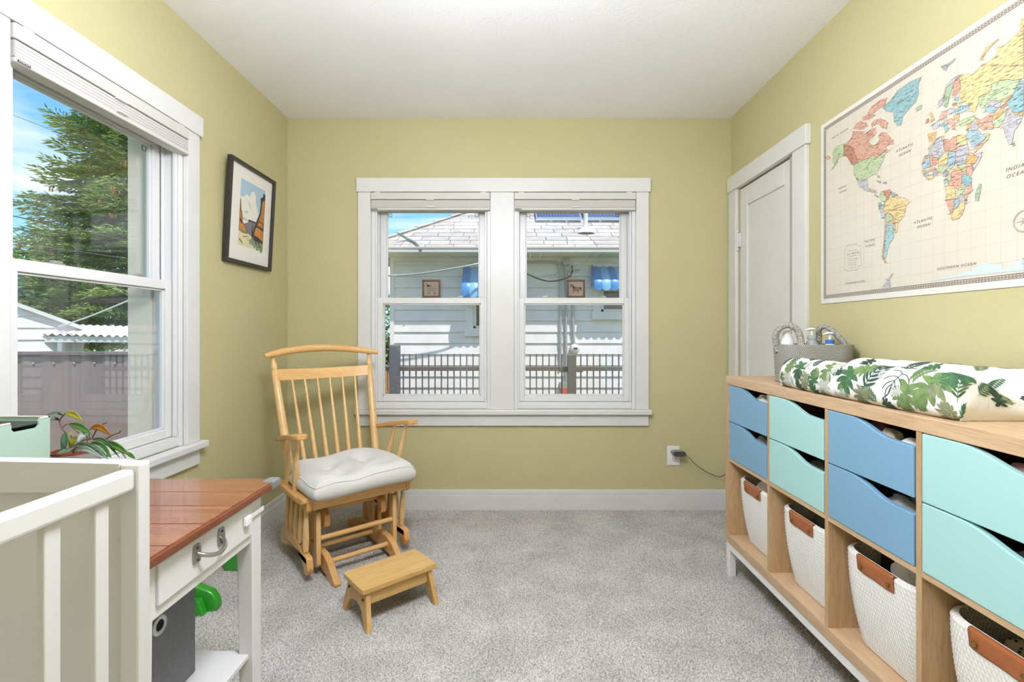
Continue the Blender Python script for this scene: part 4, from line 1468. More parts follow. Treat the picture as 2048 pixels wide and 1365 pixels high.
def cube_basket(cell, label, H=0.275, x0=1.022, sag=0.0):
    cy = (cell[0] + cell[1]) / 2
    cx = x0 + 0.158
    e = thing('rope_basket', label, 'basket', (cx, cy, SZ0 + 0.038), group='cotton rope baskets in the lower cubbies')
    Z0 = SZ0 + 0.0385
    rows = 2 * 22
    def shell(inner):
        vs = []
        for j in range(rows + 1):
            t = j / rows
            sc = 0.80 + 0.20 * (1 - (1 - t) ** 2.0)
            rid = 0.0028 * abs(math.sin(PI * j / 2 + 0.001)) if not inner else -0.002 * abs(math.sin(PI * j / 2))
            th = 0.009 if inner else 0.0
            hx, hy = 0.158 * sc + rid - th, 0.163 * sc + rid - th
            for (a, b_) in rrect(hx, hy, 0.075 * sc):
                vs.append(Vector((cx + a, cy + b_, Z0 + (0.010 if inner else 0) + (H - (0.010 if inner else 0)) * t + (0.004 if inner and t == 1 else 0))))
        return vs
    mb = MB()
    N = 72
    for inner in (False, True):
        vs = shell(inner)
        fs = [(j * N + k, j * N + (k + 1) % N, (j + 1) * N + (k + 1) % N, (j + 1) * N + k) for j in range(rows) for k in range(N)]
        fs.append(tuple(range(N)))
        mb.add(vs, fs)
    tot = (rows + 1) * N
    for k in range(N):
        a, b_ = rows * N + k, rows * N + (k + 1) % N
        mb.f.append((a, b_, tot + b_, tot + a)); mb.mi.append(0)
    put_arc(mb.build('basket_body', M_rope, e, smooth=70), N, 1.1)
    # leather grip folded over the front rim
    x_f = cx - 0.158 - 0.004
    half = 0.068
    def grip(u, v):
        yy = cy + half * (1 - 2 * u)
        wave = 0.010 * math.sin(PI * u) + 0.004 * math.cos(2 * PI * u)
        Ld = 0.034 + wave
        s = v * (2 * Ld + 0.018)
        if s < Ld:
            return Vector((x_f - 0.0045 + 0.004 * (Ld - s) / Ld, yy, Z0 + H - (Ld - s)))
        s -= Ld
        if s < 0.018:
            t = PI * s / 0.018
            return Vector((x_f + 0.003 - 0.0075 * math.cos(t), yy, Z0 + H + 0.0075 * math.sin(t)))
        s -= 0.018
        return Vector((x_f + 0.0115, yy, Z0 + H - s))
    g = MB().grid(grip, 20, 26).build('leather_grip', M_leather, e, smooth=70)
    so = g.modifiers.new('thick', 'SOLIDIFY')
    so.thickness = 0.0028
    for s in (-1, 1):
        MB().lathe([(0.0065, 0), (0.0062, 0.002), (0.003, 0.0038), (0.0005, 0.004)], (x_f - 0.0045, cy + s * (half - 0.016), Z0 + H - 0.024), 12,
                   M=Matrix.Rotation(-PI / 2, 3, 'Y')).build('rivet', M_brass, g, smooth=50)
    return e, Vector((cx, cy, Z0)), H

b1, c1, H1 = cube_basket(cells[0], 'white rope basket holding blush cloth in the cubby furthest along')
b2, c2, H2 = cube_basket(cells[1], 'white rope basket holding dark olive cloth, second cubby along')
b3, c3, H3 = cube_basket(cells[2], 'white rope basket holding a dark book and printed cloth')
b4, c4, H4 = cube_basket(cells[3], 'white rope basket holding a green bowl and spotted cloth')
lump('blush_cloth', c1 + Vector((-0.075, -0.02, 0.245)), (0.055, 0.10, 0.065), M_clothpink, 'crumpled blush cloth filling the furthest rope basket', 'cloth', 11, 0.3)
lump('olive_cloth', c2 + Vector((-0.070, -0.04, 0.225)), (0.055, 0.085, 0.065), M_clothgreen, 'dark olive cloth filling the second rope basket', 'cloth', 12, 0.35)
lump('printed_cloth', c3 + Vector((-0.080, -0.030, 0.262)), (0.042, 0.045, 0.062), M_clothw, 'white cloth with coloured print spilling from the rope basket', 'cloth', 13, 0.4, 4)
lump('white_cloth', c3 + Vector((-0.085, -0.105, 0.245)), (0.042, 0.032, 0.060), M_clothw, 'plain white cloth at the front of the book basket', 'cloth', 14, 0.3)
bk = thing('picture_book', 'dark covered book standing in the rope basket', 'book', (c3.x, c3.y + 0.05, c3.z + 0.02))
Mr = Matrix.Translation((c3.x - 0.070, c3.y + 0.070, c3.z + 0.02)) @ Matrix.Rotation(math.radians(6), 4, 'Y')
MB().box(-0.012, 0.012, -0.06, 0.045, 0, 0.245, Mr).build('cover', mat('book_dark', '#2b2421', 0.35), bk, bevel=0.002)
MB().box(-0.0095, 0.0095, -0.058, 0.046, 0.003, 0.2462, Mr).build('pages', mat('book_pages', '#b4693c', 0.8), bk)
# toy basket contents
M_bowl = mat('bowl_green', '#b5c27c', 0.4)
bw = MB().lathe([(0.035, 0), (0.055, 0.01), (0.080, 0.045), (0.088, 0.075), (0.084, 0.075), (0.074, 0.045), (0.050, 0.014), (0.001, 0.010)],
                c4 + Vector((-0.045, -0.055, 0.170)), 32, M=Matrix.Rotation(math.radians(-8), 3, 'Y'))
tag(bw.build('toy_bowl', M_bowl, smooth=60), 'pale green plastic bowl in the nearest rope basket', 'bowl')
dots = mat('cloth_cream', '#d8cfbb', 0.9)
sp_c = c4 + Vector((-0.020, 0.075, 0.195))
so_ = lump('spotted_hat', sp_c, (0.050, 0.050, 0.045), dots, 'cream baby hat with dark spots behind the green bowl', 'hat', 15, 0.12)
lump('beige_cloth', c4 + Vector((0.078, 0.0, 0.195)), (0.06, 0.065, 0.055), M_clothbeige, 'beige cloth beside the green bowl in the nearest basket', 'cloth', 16, 0.25)
lump('teal_cloth', c4 + Vector((0.070, -0.075, 0.225)), (0.035, 0.040, 0.030), M_clothteal, 'teal cloth at the back of the nearest rope basket', 'cloth', 17, 0.25)
lump('basket_filling', c4 + Vector((0.0, 0.0, 0.085)), (0.11, 0.11, 0.08), M_clothgrey, 'grey cloth under the bowl in the nearest rope basket', 'cloth', 18, 0.2)
# spots of the hat lie on its surface
mbd = MB()
rr = random.Random(4)
me = so_.data
polys = [p for p in me.polygons if p.normal.z > -0.1 and p.normal.x < 0.6]
for p in rr.sample(polys, min(46, len(polys))):
    nrm = p.normal
    t = nrm.cross(Vector((0.2, 0.3, 1))).normalized()
    b_ = nrm.cross(t)
    c = p.center + nrm * 0.0012
    mbd.add([c + (t * math.cos(k * PI / 3) + b_ * math.sin(k * PI / 3)) * 0.0032 for k in range(6)], [(0, 1, 2, 3, 4, 5)])
mbd.build('spots', mat('spot_dark', '#3c3733', 0.9), so_)
# printed stripes on the white cloth are part of the cloth
# ------------------------------------------------------------------ changing pad with leaf print
def muslin():
    m = bpy.data.materials.new('muslin_white')
    m.use_nodes = True
    nt = m.node_tree
    b = nt.nodes['Principled BSDF']
    b.inputs['Base Color'].default_value = rgb('#efeeeb')
    b.inputs['Roughness'].default_value = 0.9
    b.inputs['Specular IOR Level'].default_value = 0.15
    tc = nt.nodes.new('ShaderNodeTexCoord')
    mp = nt.nodes.new('ShaderNodeMapping')
    mp.inputs['Scale'].default_value = (1, 2.2, 0.5)
    nt.links.new(tc.outputs['Object'], mp.inputs[0])
    n = nt.nodes.new('ShaderNodeTexNoise')
    n.inputs['Scale'].default_value = 55
    n.inputs['Detail'].default_value = 5
    nt.links.new(mp.outputs[0], n.inputs['Vector'])
    bp = nt.nodes.new('ShaderNodeBump')
    bp.inputs['Strength'].default_value = 0.45
    bp.inputs['Distance'].default_value = 0.004
    nt.links.new(n.outputs['Fac'], bp.inputs['Height'])
    nt.links.new(bp.outputs[0], b.inputs['Normal'])
    return m

PX0, PX1, PY0, PY1, PZ = 1.012, 1.370, 1.125, 1.868, SZ1
PH = 0.110
pad = thing('changing_pad', 'changing pad in white muslin printed with green tropical leaves', 'changing pad', ((PX0 + PX1) / 2, (PY0 + PY1) / 2, PZ))
# cross-section from the front bottom edge, up the front, over the two raised sides and down the back
sec = [(0.020, 0.001), (0.004, 0.010), (-0.004, 0.030), (-0.002, 0.060), (0.008, 0.088), (0.026, 0.104), (0.048, 0.110), (0.075, 0.104), (0.105, 0.086), (0.145, 0.068),
       (0.178, 0.062), (0.211, 0.068), (0.251, 0.086), (0.281, 0.104), (0.308, 0.110), (0.330, 0.104), (0.346, 0.088), (0.355, 0.060), (0.358, 0.030), (0.350, 0.010), (0.336, 0.001)]
sp_ = smooth_path([(a, 0, b_) for a, b_ in sec], 4)
sl = [0.0]
for a, b_ in zip(sp_, sp_[1:]):
    sl.append(sl[-1] + (b_ - a).length)
SLEN = sl[-1]
def sec_at(s):
    s = max(0, min(SLEN - 1e-6, s))
    lo, hi = 0, len(sl) - 1
    while hi - lo > 1:
        mid = (lo + hi) // 2
        if sl[mid] <= s:
            lo = mid
        else:
            hi = mid
    t = (s - sl[lo]) / (sl[hi] - sl[lo])
    p = sp_[lo].lerp(sp_[hi], t)
    return p.x, p.z
PL = PY1 - PY0
RE = 0.060        # rounding of the two ends
def pad_pt(s, t, lift=0.0):
    """s along the cross-section (m), t from the near end (m, runs on past the ends down the end faces)"""
    x, z = sec_at(s)
    cx = 0.178
    yy, k, drop, f = t, 1.0, 0.0, 1.0
    def turn(e):            # e metres past the start of the rounding
        a = min(1.0, e / (RE * 1.35))
        return math.sin(a * PI / 2), 1 - math.cos(a * PI / 2), max(0.0, e - RE * 1.35)
    if t < RE or t > PL - RE:
        near = t < RE
        a, c, ex = turn(RE - t if near else t - (PL - RE))
        yy = RE - RE * a if near else PL - RE + RE * a
        k = 1 - 0.13 * c
        drop = 0.026 * c
        f = max(0.0, 1 - ex / 0.085)
        yy += (-0.012 if near else 0.012) * math.sin(PI * (1 - f)) * 0.6
    bul = -0.010 * math.sin(PI * min(1, max(0, t / PL))) * (1 if x < 0.1 else 0)
    X = cx + (x - cx) * k + bul
    Zz = max(0.0, z - drop * min(1, z / 0.05)) * f
    wr = 0.0016 * math.sin(s * 60 + t * 25) * math.sin(t * 41)
    P = Vector((PX0 + X, PY0 + yy, PZ + max(0.0005, Zz + wr * (1 if z > 0.02 and f == 1.0 else 0))))
    if lift:
        e = 0.002
        a = pad_pt(s + e, t)
        b_ = pad_pt(s, t + e)
        nrm = (a - P).cross(b_ - P)
        if nrm.length > 1e-12:
            P = P + nrm.normalized() * lift
    return P
mb = MB()
T0, T1 = -0.105, PL + 0.105
mb.grid(lambda u, v: pad_pt(u * SLEN, T0 + (T1 - T0) * v), 81, 120)
mb.build('muslin_cover', muslin(), pad, smooth=80)
mb = MB().prism(rrect(0.165, PL / 2 - 0.03, 0.05), lambda a, b_, d: Vector(((PX0 + PX1) / 2 + a, (PY0 + PY1) / 2 + b_, d)), PZ + 0.0003, PZ + 0.02)
mb.build('foam_base', M_clothw, pad)

# leaves printed on the cover: strips laid on its surface
LEAFM = [mat('leaf_print_green', '#4b7347', 0.9, var='#345a3c', var_scale=60), mat('leaf_print_olive', '#7a8f57', 0.9, var='#5a7445', var_scale=60),
         mat('leaf_print_dark', '#3a5548', 0.9, var='#2c453a', var_scale=60), mat('leaf_print_grey', '#aeb1a6', 0.9, var='#c4c6bd', var_scale=60),
         mat('leaf_print_khaki', '#8b8f6d', 0.9, var='#6d7355', var_scale=60)]
prints = MB()
def strip(cs, ct, ang, L, w, bend=0.0, mi=0, shape='lobe', n=7):
    """tapered blade in surface coordinates starting at (cs, ct) heading ang"""
    prints.cur = mi
    pts, a = [], ang
    x, y = cs, ct
    for i in range(n + 1):
        t = i / n
        if shape == 'lobe':
            ww = w * (0.35 + 0.65 * math.sin(PI * min(1, t * 0.62 + 0.18))) * (1 - t ** 5) + 0.0002
        elif shape == 'line':
            ww = w
        else:
            ww = w * math.sin(PI * (0.04 + 0.95 * t)) ** 0.8 + 0.0001
        pts.append((x, y, a, ww))
        x += math.cos(a) * L / n
        y += math.sin(a) * L / n
        a += bend / n
    vs = []
    for (x, y, a, ww) in pts:
        nx_, ny_ = -math.sin(a), math.cos(a)
        for q in (-1, -0.0, 1):
            vs.append(pad_pt(x + nx_ * ww * q, y + ny_ * ww * q, 0.0011 + 0.00005 * mi))
    fs = []
    for i in range(n):
        for q in range(2):
            fs.append((i * 3 + q, (i + 1) * 3 + q, (i + 1) * 3 + q + 1, i * 3 + q + 1))
    prints.add(vs, fs)

def monstera(cs, ct, ang, size, mi):
    strip(cs - math.cos(ang) * size * 0.45, ct - math.sin(ang) * size * 0.45, ang, size * 1.35, size * 0.10, 0, mi, 'lobe')
    for k, (off, la) in enumerate(((0.0, 2.3), (0.12, 1.75), (0.32, 1.35), (0.52, 1.0), (0.70, 0.65))):
        L = size * (0.62, 0.72, 0.68, 0.58, 0.42)[k]
        for sd in (-1, 1):
            a = ang + sd * la
            bx_ = cs + math.cos(ang) * size * (off - 0.35)
            by_ = ct + math.sin(ang) * size * (off - 0.35)
            strip(bx_, by_, a, L, size * 0.125, -sd * 0.7, mi, 'lobe')
    strip(cs - math.cos(ang) * size * 0.42, ct - math.sin(ang) * size * 0.42, ang + PI, size * 0.35, size * 0.018, 0.4, mi, 'line', 4)

def frond(cs, ct, ang, size, mi, n=8):
    strip(cs, ct, ang, size * 1.5, size * 0.012, 0.25, mi, 'line', 8)
    for i in range(n):
        t = 0.12 + 0.88 * i / (n - 1)
        a0 = ang + 0.25 * t
        x = cs + math.cos(ang + 0.12 * t) * size * 1.5 * t
        y = ct + math.sin(ang + 0.12 * t) * size * 1.5 * t
        L = size * (0.62 - 0.34 * abs(t - 0.4))
        for sd in (-1, 1):
            strip(x, y, a0 + sd * (0.95 - 0.25 * t), L, size * 0.055, -sd * 0.25, mi, 'blade', 5)

def outline_leaf(cs, ct, ang, size, mi):
    for sd in (-1, 1):
        for k, la in enumerate((2.0, 1.5, 1.0, 0.5)):
            strip(cs + math.cos(ang) * size * 0.18 * k, ct + math.sin(ang) * size * 0.18 * k, ang + sd * la, size * 0.7, size * 0.016, -sd * 1.3, mi, 'line', 7)
    strip(cs, ct, ang, size, size * 0.014, 0.2, mi, 'line', 6)

rl = random.Random(19)
SIDE = 0.118      # length of the front side along the section
# front face: rows from far end to near end, as in the photograph
front = [
    ('f', 0.085, 0.715, -0.3, 0.040, 2), ('m', 0.085, 0.765, 2.9, 0.032, 0), ('f', 0.030, 0.735, 2.9, 0.030, 0), ('m', 0.092, 0.655, 2.6, 0.034, 1), ('m', 0.040, 0.660, 3.0, 0.032, 3),
    ('m', 0.082, 0.590, 3.1, 0.042, 0), ('m', 0.050, 0.545, 2.9, 0.034, 4), ('f', 0.096, 0.520, -0.3, 0.036, 2), ('m', 0.066, 0.495, 0.4, 0.030, 0), ('m', 0.020, 0.585, 0.3, 0.028, 2),
    ('m', 0.088, 0.430, 2.7, 0.044, 1), ('m', 0.034, 0.440, 3.0, 0.036, 3), ('m', 0.022, 0.500, 0.4, 0.030, 0), ('m', 0.115, 0.400, 3.0, 0.030, 3), ('m', 0.074, 0.335, 2.9, 0.052, 0),
    ('m', 0.028, 0.275, 2.8, 0.036, 4), ('m', 0.118, 0.285, 1.9, 0.038, 1), ('f', 0.052, 0.262, -0.45, 0.058, 2), ('f', 0.020, 0.215, 0.7, 0.030, 0), ('o', 0.110, 0.150, 2.7, 0.050, 2),
    ('m', 0.052, 0.120, 3.0, 0.048, 1), ('m', 0.078, 0.060, 2.5, 0.050, 1), ('f', 0.075, -0.01, 0.3, 0.044, 0), ('m', 0.030, 0.010, 0.3, 0.036, 4), ('m', 0.060, -0.060, 0.3, 0.040, 0),
    ('m', 0.006, 0.690, 0.2, 0.026, 4), ('m', 0.008, 0.380, 0.1, 0.026, 3), ('f', 0.014, 0.330, 0.5, 0.022, 1), ('m', 0.125, 0.030, 2.7, 0.044, 0),
]
for kind, s, t, a, size, mi in front:
    size *= 1.3
    {'m': monstera, 'f': frond, 'o': outline_leaf}[kind](s, t, a, size, mi)
for i in range(22):
    t_ = 0.01 + 0.034 * i
    (monstera if i % 3 else frond)(0.010 + 0.11 * ((i * 0.618) % 1.0), t_, i * 2.1, 0.020 + 0.004 * (i % 3), (3, 4, 1, 0, 3, 2)[i % 6])
# top and back: scattered evenly
row = 0
s = 0.165
while s < SLEN - 0.05:
    t = 0.01 + 0.035 * (row % 2)
    while t < PL + 0.01:
        kd = rl.choice('mmmffo')
        ss, tt = s + rl.uniform(-0.012, 0.012), t + rl.uniform(-0.012, 0.012)
        size = rl.uniform(0.036, 0.050)
        mi = rl.choice((0, 0, 1, 1, 2, 3, 4))
        {'m': monstera, 'f': frond, 'o': outline_leaf}[kd](ss, tt, rl.uniform(0, 6.28), size, 2 if kd == 'o' else mi)
        t += 0.082
    s += 0.072
    row += 1
for i in range(7):
    (monstera if i % 2 else frond)(0.14 + 0.058 * i, -0.045 + 0.012 * (i % 3), 0.6 + i * 1.3, 0.040, (0, 2, 1, 4, 0, 1, 2)[i])
prints.build('leaf_print', LEAFM, pad, kind='stuff')

# ------------------------------------------------------------------ grey rope caddy with bottles at the far end of the pad
M_ropeg = rope_mat('grey_cotton_rope', '#b5b1aa', '#5f5b55', 0.0075, 0.0061, 0.9)
M_ropeh = mat('grey_rope_handle', '#b3afa8', 0.9, var='#75716a', var_scale=170, bump=0.5, bump_scale=170, detail=1)
cad = thing('rope_caddy', 'grey woven rope caddy with two loop handles beside the door', 'basket', (1.215, 1.985, SZ1))
BH, BY = 0.156, 1.985
def cad_ring(hx, hy):
    return rrect(hx, hy, min(hx, hy) * 0.92)
mb = MB()
rows, N = 26, 72
cxx = 1.222
for inner in (False, True):
    vs = []
    for j in range(rows + 1):
        t = j / rows
        rid = 0.0022 * (1 if j % 2 else 0)
        th = 0.011 if inner else 0
        for (a, b_) in cad_ring(0.136 + 0.008 * t + rid - th, 0.094 + 0.006 * t + rid - th):
            vs.append(Vector((cxx + a, BY + b_, SZ1 + 0.0005 + (0.012 if inner else 0) + (BH - (0.012 if inner else 0)) * t)))
    fs = [(j * N + k, j * N + (k + 1) % N, (j + 1) * N + (k + 1) % N, (j + 1) * N + k) for j in range(rows) for k in range(N)]
    fs.append(tuple(range(N)))
    mb.add(vs, fs)
tot = (rows + 1) * N
for k in range(N):
    a, b_ = rows * N + k, rows * N + (k + 1) % N
    mb.f.append((a, b_, tot + b_, tot + a)); mb.mi.append(0)
put_arc(mb.build('caddy_body', M_ropeg, cad, smooth=70), N, 0.96)
zt = SZ1 + BH
h1 = [(1.082, 1.990, zt - 0.03), (1.072, 1.988, zt + 0.030), (1.082, 1.976, zt + 0.064), (1.108, 1.960, zt + 0.078), (1.134, 1.944, zt + 0.060), (1.142, 1.932, zt + 0.020), (1.138, 1.920, zt - 0.03)]
MB().tube(smooth_path(h1, 7), 0.0125, 10).build('handle', M_ropeh, cad, smooth=60)
h2 = [(1.288, 2.050, zt - 0.03), (1.290, 2.050, zt + 0.025), (1.280, 2.036, zt + 0.060), (1.293, 2.018, zt + 0.074), (1.313, 1.996, zt + 0.052), (1.335, 1.970, zt + 0.012), (1.347, 1.955, zt - 0.03)]
MB().tube(smooth_path(h2, 7), 0.011, 10).build('handle', M_ropeh, cad, smooth=60)

M_plasticw = mat('plastic_white', '#eceff0', 0.3)
M_plasticb = mat('plastic_blue', '#3f6fc4', 0.3)
M_plasticc = mat('plastic_clear', '#dfe6e4', 0.15, trans=0.5)
def pump(nm, x, y, h, body, collar, label):
    e = thing(nm, label, 'bottle', (x, y, SZ1 + 0.013))
    z = SZ1 + 0.013
    MB().lathe([(0.026, 0), (0.028, 0.006), (0.028, h - 0.030), (0.020, h - 0.012), (0.014, h)], (x, y, z), 20).build('body', body, e, smooth=50)
    MB().lathe([(0.0165, h), (0.0165, h + 0.014), (0.009, h + 0.017)], (x, y, z), 16).build('collar', collar, e, smooth=50)
    mb = MB().tube([(x, y, z + h + 0.014), (x, y, z + h + 0.038)], 0.005, 10)
    mb.tube([(x + 0.008, y, z + h + 0.041), (x - 0.008, y, z + h + 0.042), (x - 0.030, y - 0.004, z + h + 0.037)], [0.009, 0.010, 0.004], 10, flat=0.6)
    mb.build('pump_head', M_plasticw, e, smooth=50)
pump('pump_bottle', 1.240, 2.020, 0.163, M_plasticc, M_plasticc, 'clear pump bottle at the back of the grey rope caddy')
pump('pump_bottle', 1.280, 1.965, 0.146, M_plasticw, M_plasticb, 'white pump bottle with blue collar in the grey rope caddy')
tag(MB().lathe([(0.024, 0), (0.026, 0.01), (0.026, 0.16), (0.016, 0.175), (0.016, 0.195), (0.012, 0.20)], (1.125, 2.000, SZ1 + 0.013), 20).build('cream_tube', M_plasticw, smooth=50),
    'white cream bottle seen through the loop handle of the grey caddy', 'bottle')
# ------------------------------------------------------------------ crib in the near left corner
M_crib = mat('crib_white', '#d4d2cd', 0.4, spec=0.4)
CX1, CYF = -0.650, 0.868
crib = thing('crib', 'white slatted baby crib with solid end panel', 'crib', (-1.03, 0.25, 0))
# far end: posts, arched top rail, panel
bx('post', CX1 - 0.034, CX1, CYF - 0.028, CYF, 0, 0.910, M_crib, crib, bevel=0.004)
bx('post', -1.392, -1.358, CYF - 0.028, CYF, 0, 0.910, M_crib, crib, bevel=0.004)
top = [(-1.358, 0.860), (CX1 - 0.034, 0.860), (CX1 - 0.034, 0.910)]
for i in range(13):
    t = i / 12
    top.append((CX1 - 0.034 - (0.674) * t, 0.910 + 0.005 * math.sin(PI * t)))
MB().prism(top, lambda a, b_, d: Vector((a, d, b_)), CYF - 0.028, CYF).build('end_top_rail', M_crib, crib, bevel=0.004)
bx('end_panel', -1.360, CX1 - 0.032, CYF - 0.020, CYF - 0.006, 0.20, 0.862, M_crib, crib, bevel=0.001)
# near end, behind the camera
bx('post', CX1 - 0.034, CX1, -0.50, -0.472, 0, 0.910, M_crib, crib, bevel=0.004)
bx('post', -1.392, -1.358, -0.50, -0.472, 0, 0.910, M_crib, crib, bevel=0.004)
bx('end_panel', -1.360, CX1 - 0.032, -0.492, -0.478, 0.20, 0.900, M_crib, crib, bevel=0.001)
for xa in (CX1 - 0.030, -1.386):
    bx('side_rail', xa, xa + 0.025, -0.472, CYF - 0.028, 0.864, 0.902, M_crib, crib, bevel=0.007, segs=3)
    bx('bottom_rail', xa, xa + 0.025, -0.472, CYF - 0.028, 0.220, 0.275, M_crib, crib, bevel=0.005)
sl_ = None
for xa in (CX1 - 0.026, -1.378):
    y = 0.770
    while y > -0.44:
        bx('slat', xa, xa + 0.012, y, y + 0.026, 0.270, 0.868, M_crib, crib, bevel=0.0025)
        y -= 0.0845
bx('mattress_board', -1.355, CX1 - 0.036, -0.47, CYF - 0.03, 0.24, 0.255, M_crib, crib)

# ------------------------------------------------------------------ side table with plank top
M_cherry = wood('cherry_planks', '#97603f', '#7d482e', 'X', 5, 0.24, coat=0.5)
M_cherrye = wood('cherry_edge', '#80482d', '#6a3620', 'Y', 5, 0.35)
M_tw = mat('table_white', '#dedcd9', 0.4, spec=0.4)
TX0, TX1, TY0, TY1, TZ = -1.400, -0.673, 0.884, 1.386, 0.720
tb = thing('side_table', 'white side table with reddish plank top, drawer and lower shelf', 'table', (-1.03, 1.13, 0))
ys = [1.384, 1.2676, 1.168, 1.058, 0.950, 0.886]
for a, b_ in zip(ys, ys[1:]):
    bx('plank', TX0 + 0.002, TX1 - 0.004, b_ + 0.0012, a - 0.0012, TZ - 0.018, TZ, M_cherry, tb, bevel=0.0015)
bx('top_edge', TX0, TX1, TY0, TY1, TZ - 0.022, TZ - 0.004, M_cherrye, tb, bevel=0.003)
bx('apron_front', -0.716, -0.699, 0.93, 1.290, 0.578, TZ - 0.022, M_tw, tb, bevel=0.002)
bx('apron_rear', -1.385, -1.368, 0.93, 1.290, 0.578, TZ - 0.022, M_tw, tb, bevel=0.002)
bx('apron_side', -1.368, -0.716, 1.300, 1.318, 0.578, TZ - 0.022, M_tw, tb, bevel=0.002)
bx('apron_side', -1.368, -0.716, 0.900, 0.918, 0.578, TZ - 0.022, M_tw, tb, bevel=0.002)
for xa, xb in ((-0.742, -0.697), (-1.388, -1.343)):
    for ya, yb in ((1.290, 1.338), (0.890, 0.938)):
        mb = MB()
        s_ = 0.010
        inner = 1 if xa > -1 else -1
        mb.add([(xa, ya, TZ - 0.022), (xb, ya, TZ - 0.022), (xb, yb, TZ - 0.022), (xa, yb, TZ - 0.022),
                (xa + s_ * (inner == 1), ya + s_ * (ya > 1), 0), (xb - s_ * (inner == -1), ya + s_ * (ya > 1), 0), (xb - s_ * (inner == -1), yb - s_ * (ya < 1), 0), (xa + s_ * (inner == 1), yb - s_ * (ya < 1), 0)],
               [(0, 1, 2, 3), (7, 6, 5, 4), (0, 4, 5, 1), (1, 5, 6, 2), (2, 6, 7, 3), (3, 7, 4, 0)])
        mb.build('leg', M_tw, tb, bevel=0.003)
dw = bx('drawer', -0.705, -0.692, 0.945, 1.284, 0.602, 0.687, M_tw, tb, bevel=0.003)
M_pewter = mat('pewter', '#a9a6a1', 0.3, metal=0.9)
hd = MB()
for yc in (1.055, 1.143):
    Mh = Matrix.Translation((-0.692, yc, 0.656))
    pl_ = [(-0.010, -0.020), (0.010, -0.020), (0.013, -0.006), (0.012, 0.010), (0.009, 0.020), (-0.009, 0.020), (-0.012, 0.010), (-0.013, -0.006)]
    hd.prism(pl_, lambda a, b_, d: Vector((d, yc + a, 0.656 + b_)), -0.692, -0.688)
hd.tube(smooth_path([(-0.690, 1.058, 0.655), (-0.678, 1.062, 0.650), (-0.668, 1.078, 0.643), (-0.664, 1.099, 0.640), (-0.668, 1.120, 0.643), (-0.678, 1.136, 0.650), (-0.690, 1.140, 0.655)], 5),
        0.0048, 10)
ho = hd.build('handle', M_pewter, dw, smooth=50)
for yc in (1.055, 1.143):
    for dz in (-0.013, 0.013):
        MB().lathe([(0.0035, 0), (0.003, 0.0015), (0.001, 0.002)], (-0.688, yc, 0.656 + dz), 10, M=Matrix.Rotation(PI / 2, 3, 'Y')).build('screw', mat('screw_dark', '#55524f', 0.4, metal=0.8), dw, smooth=40)
bx('shelf', -1.380, -0.710, 0.930, 1.312, 0.262, 0.276, M_tw, tb, bevel=0.002)
# safety latch and corner guard
M_latchw = mat('latch_plastic', '#f0efee', 0.3)
sl1 = bx('drawer_latch', -0.692, -0.680, 1.236, 1.262, 0.640, 0.664, M_latchw, tb, bevel=0.004)
bx('latch_strap', -0.694, -0.6905, 1.255, 1.342, 0.646, 0.658, M_latchw, sl1, bevel=0.001)
bx('latch_strap', -0.706, -0.6905, 1.3385, 1.342, 0.646, 0.658, M_latchw, sl1, bevel=0.001)
M_clear = mat('clear_guard', '#f2f4f5', 0.1, trans=0.75)
bx('corner_guard', TX1 - 0.028, TX1 + 0.005, TY1 - 0.040, TY1 + 0.004, TZ - 0.020, TZ + 0.003, M_clear, tb, bevel=0.004)

# grey fabric cube on the shelf
M_felt = mat('grey_felt', '#74757a', 0.85, var='#6a6b70', var_scale=90, bump=0.25, bump_scale=350)
fc = thing('storage_cube', 'dark grey fabric storage cube with metal grommet on the table shelf', 'storage box', (-0.94, 1.10, 0.276))
mb = MB()
a0, a1, b0, b1_ = -1.075, -0.809, 0.975, 1.2325
mb.box(a0, a1, b0, b0 + 0.006, 0.2765, 0.552).box(a0, a1, b1_ - 0.006, b1_, 0.2765, 0.552)
mb.box(a0, a0 + 0.006, b0, b1_, 0.2765, 0.552).box(a1 - 0.006, a1, b0, b1_, 0.2765, 0.552).box(a0, a1, b0, b1_, 0.2765, 0.283)
mb.build('cube_body', M_felt, fc, bevel=0.003)
pr = [(0.0125, -0.001), (0.0125, 0.003), (0.016, 0.005), (0.021, 0.004), (0.023, 0.001), (0.023, -0.001)]
MB().lathe(pr, (a1, 1.105, 0.470), 28, M=Matrix.Rotation(PI / 2, 3, 'Y'), cap0=False, cap1=False).build('grommet', M_alu, fc, smooth=50)
MB().lathe([(0.0128, 0.0), (0.0128, 0.0006)], (a1, 1.105, 0.470), 24, M=Matrix.Rotation(PI / 2, 3, 'Y')).build('grommet_hole', mat('hole_black', '#15120f', 0.9), fc)

# mint letter box on the table
M_mint = mat('mint_box', '#a9c6b6', 0.5)
M_boxin = mat('mint_box_lining', '#e7e2de', 0.6)
BX1, BYa, BYb, BZ0, BZ1 = -1.148, 1.072, 1.200, TZ + 0.0005, 0.928
mbx = thing('desk_box', 'mint green open box with handle slot on the side table', 'box', (-1.26, 1.136, TZ))
yc0, yc1 = 1.108, 1.172
face = [(BYa, BZ0), (BYb, BZ0), (BYb, BZ1), (yc1 + 0.003, BZ1), (yc1, BZ1 - 0.004), (yc1, BZ1 - 0.014), (yc1 - 0.006, BZ1 - 0.020), (yc0 + 0.006, BZ1 - 0.020), (yc0, BZ1 - 0.014), (yc0, BZ1 - 0.004), (yc0 - 0.003, BZ1), (BYa, BZ1)]
MB().prism(face, lambda a, b_, d: Vector((d, a, b_)), BX1 - 0.004, BX1).build('front_wall', M_mint, mbx)
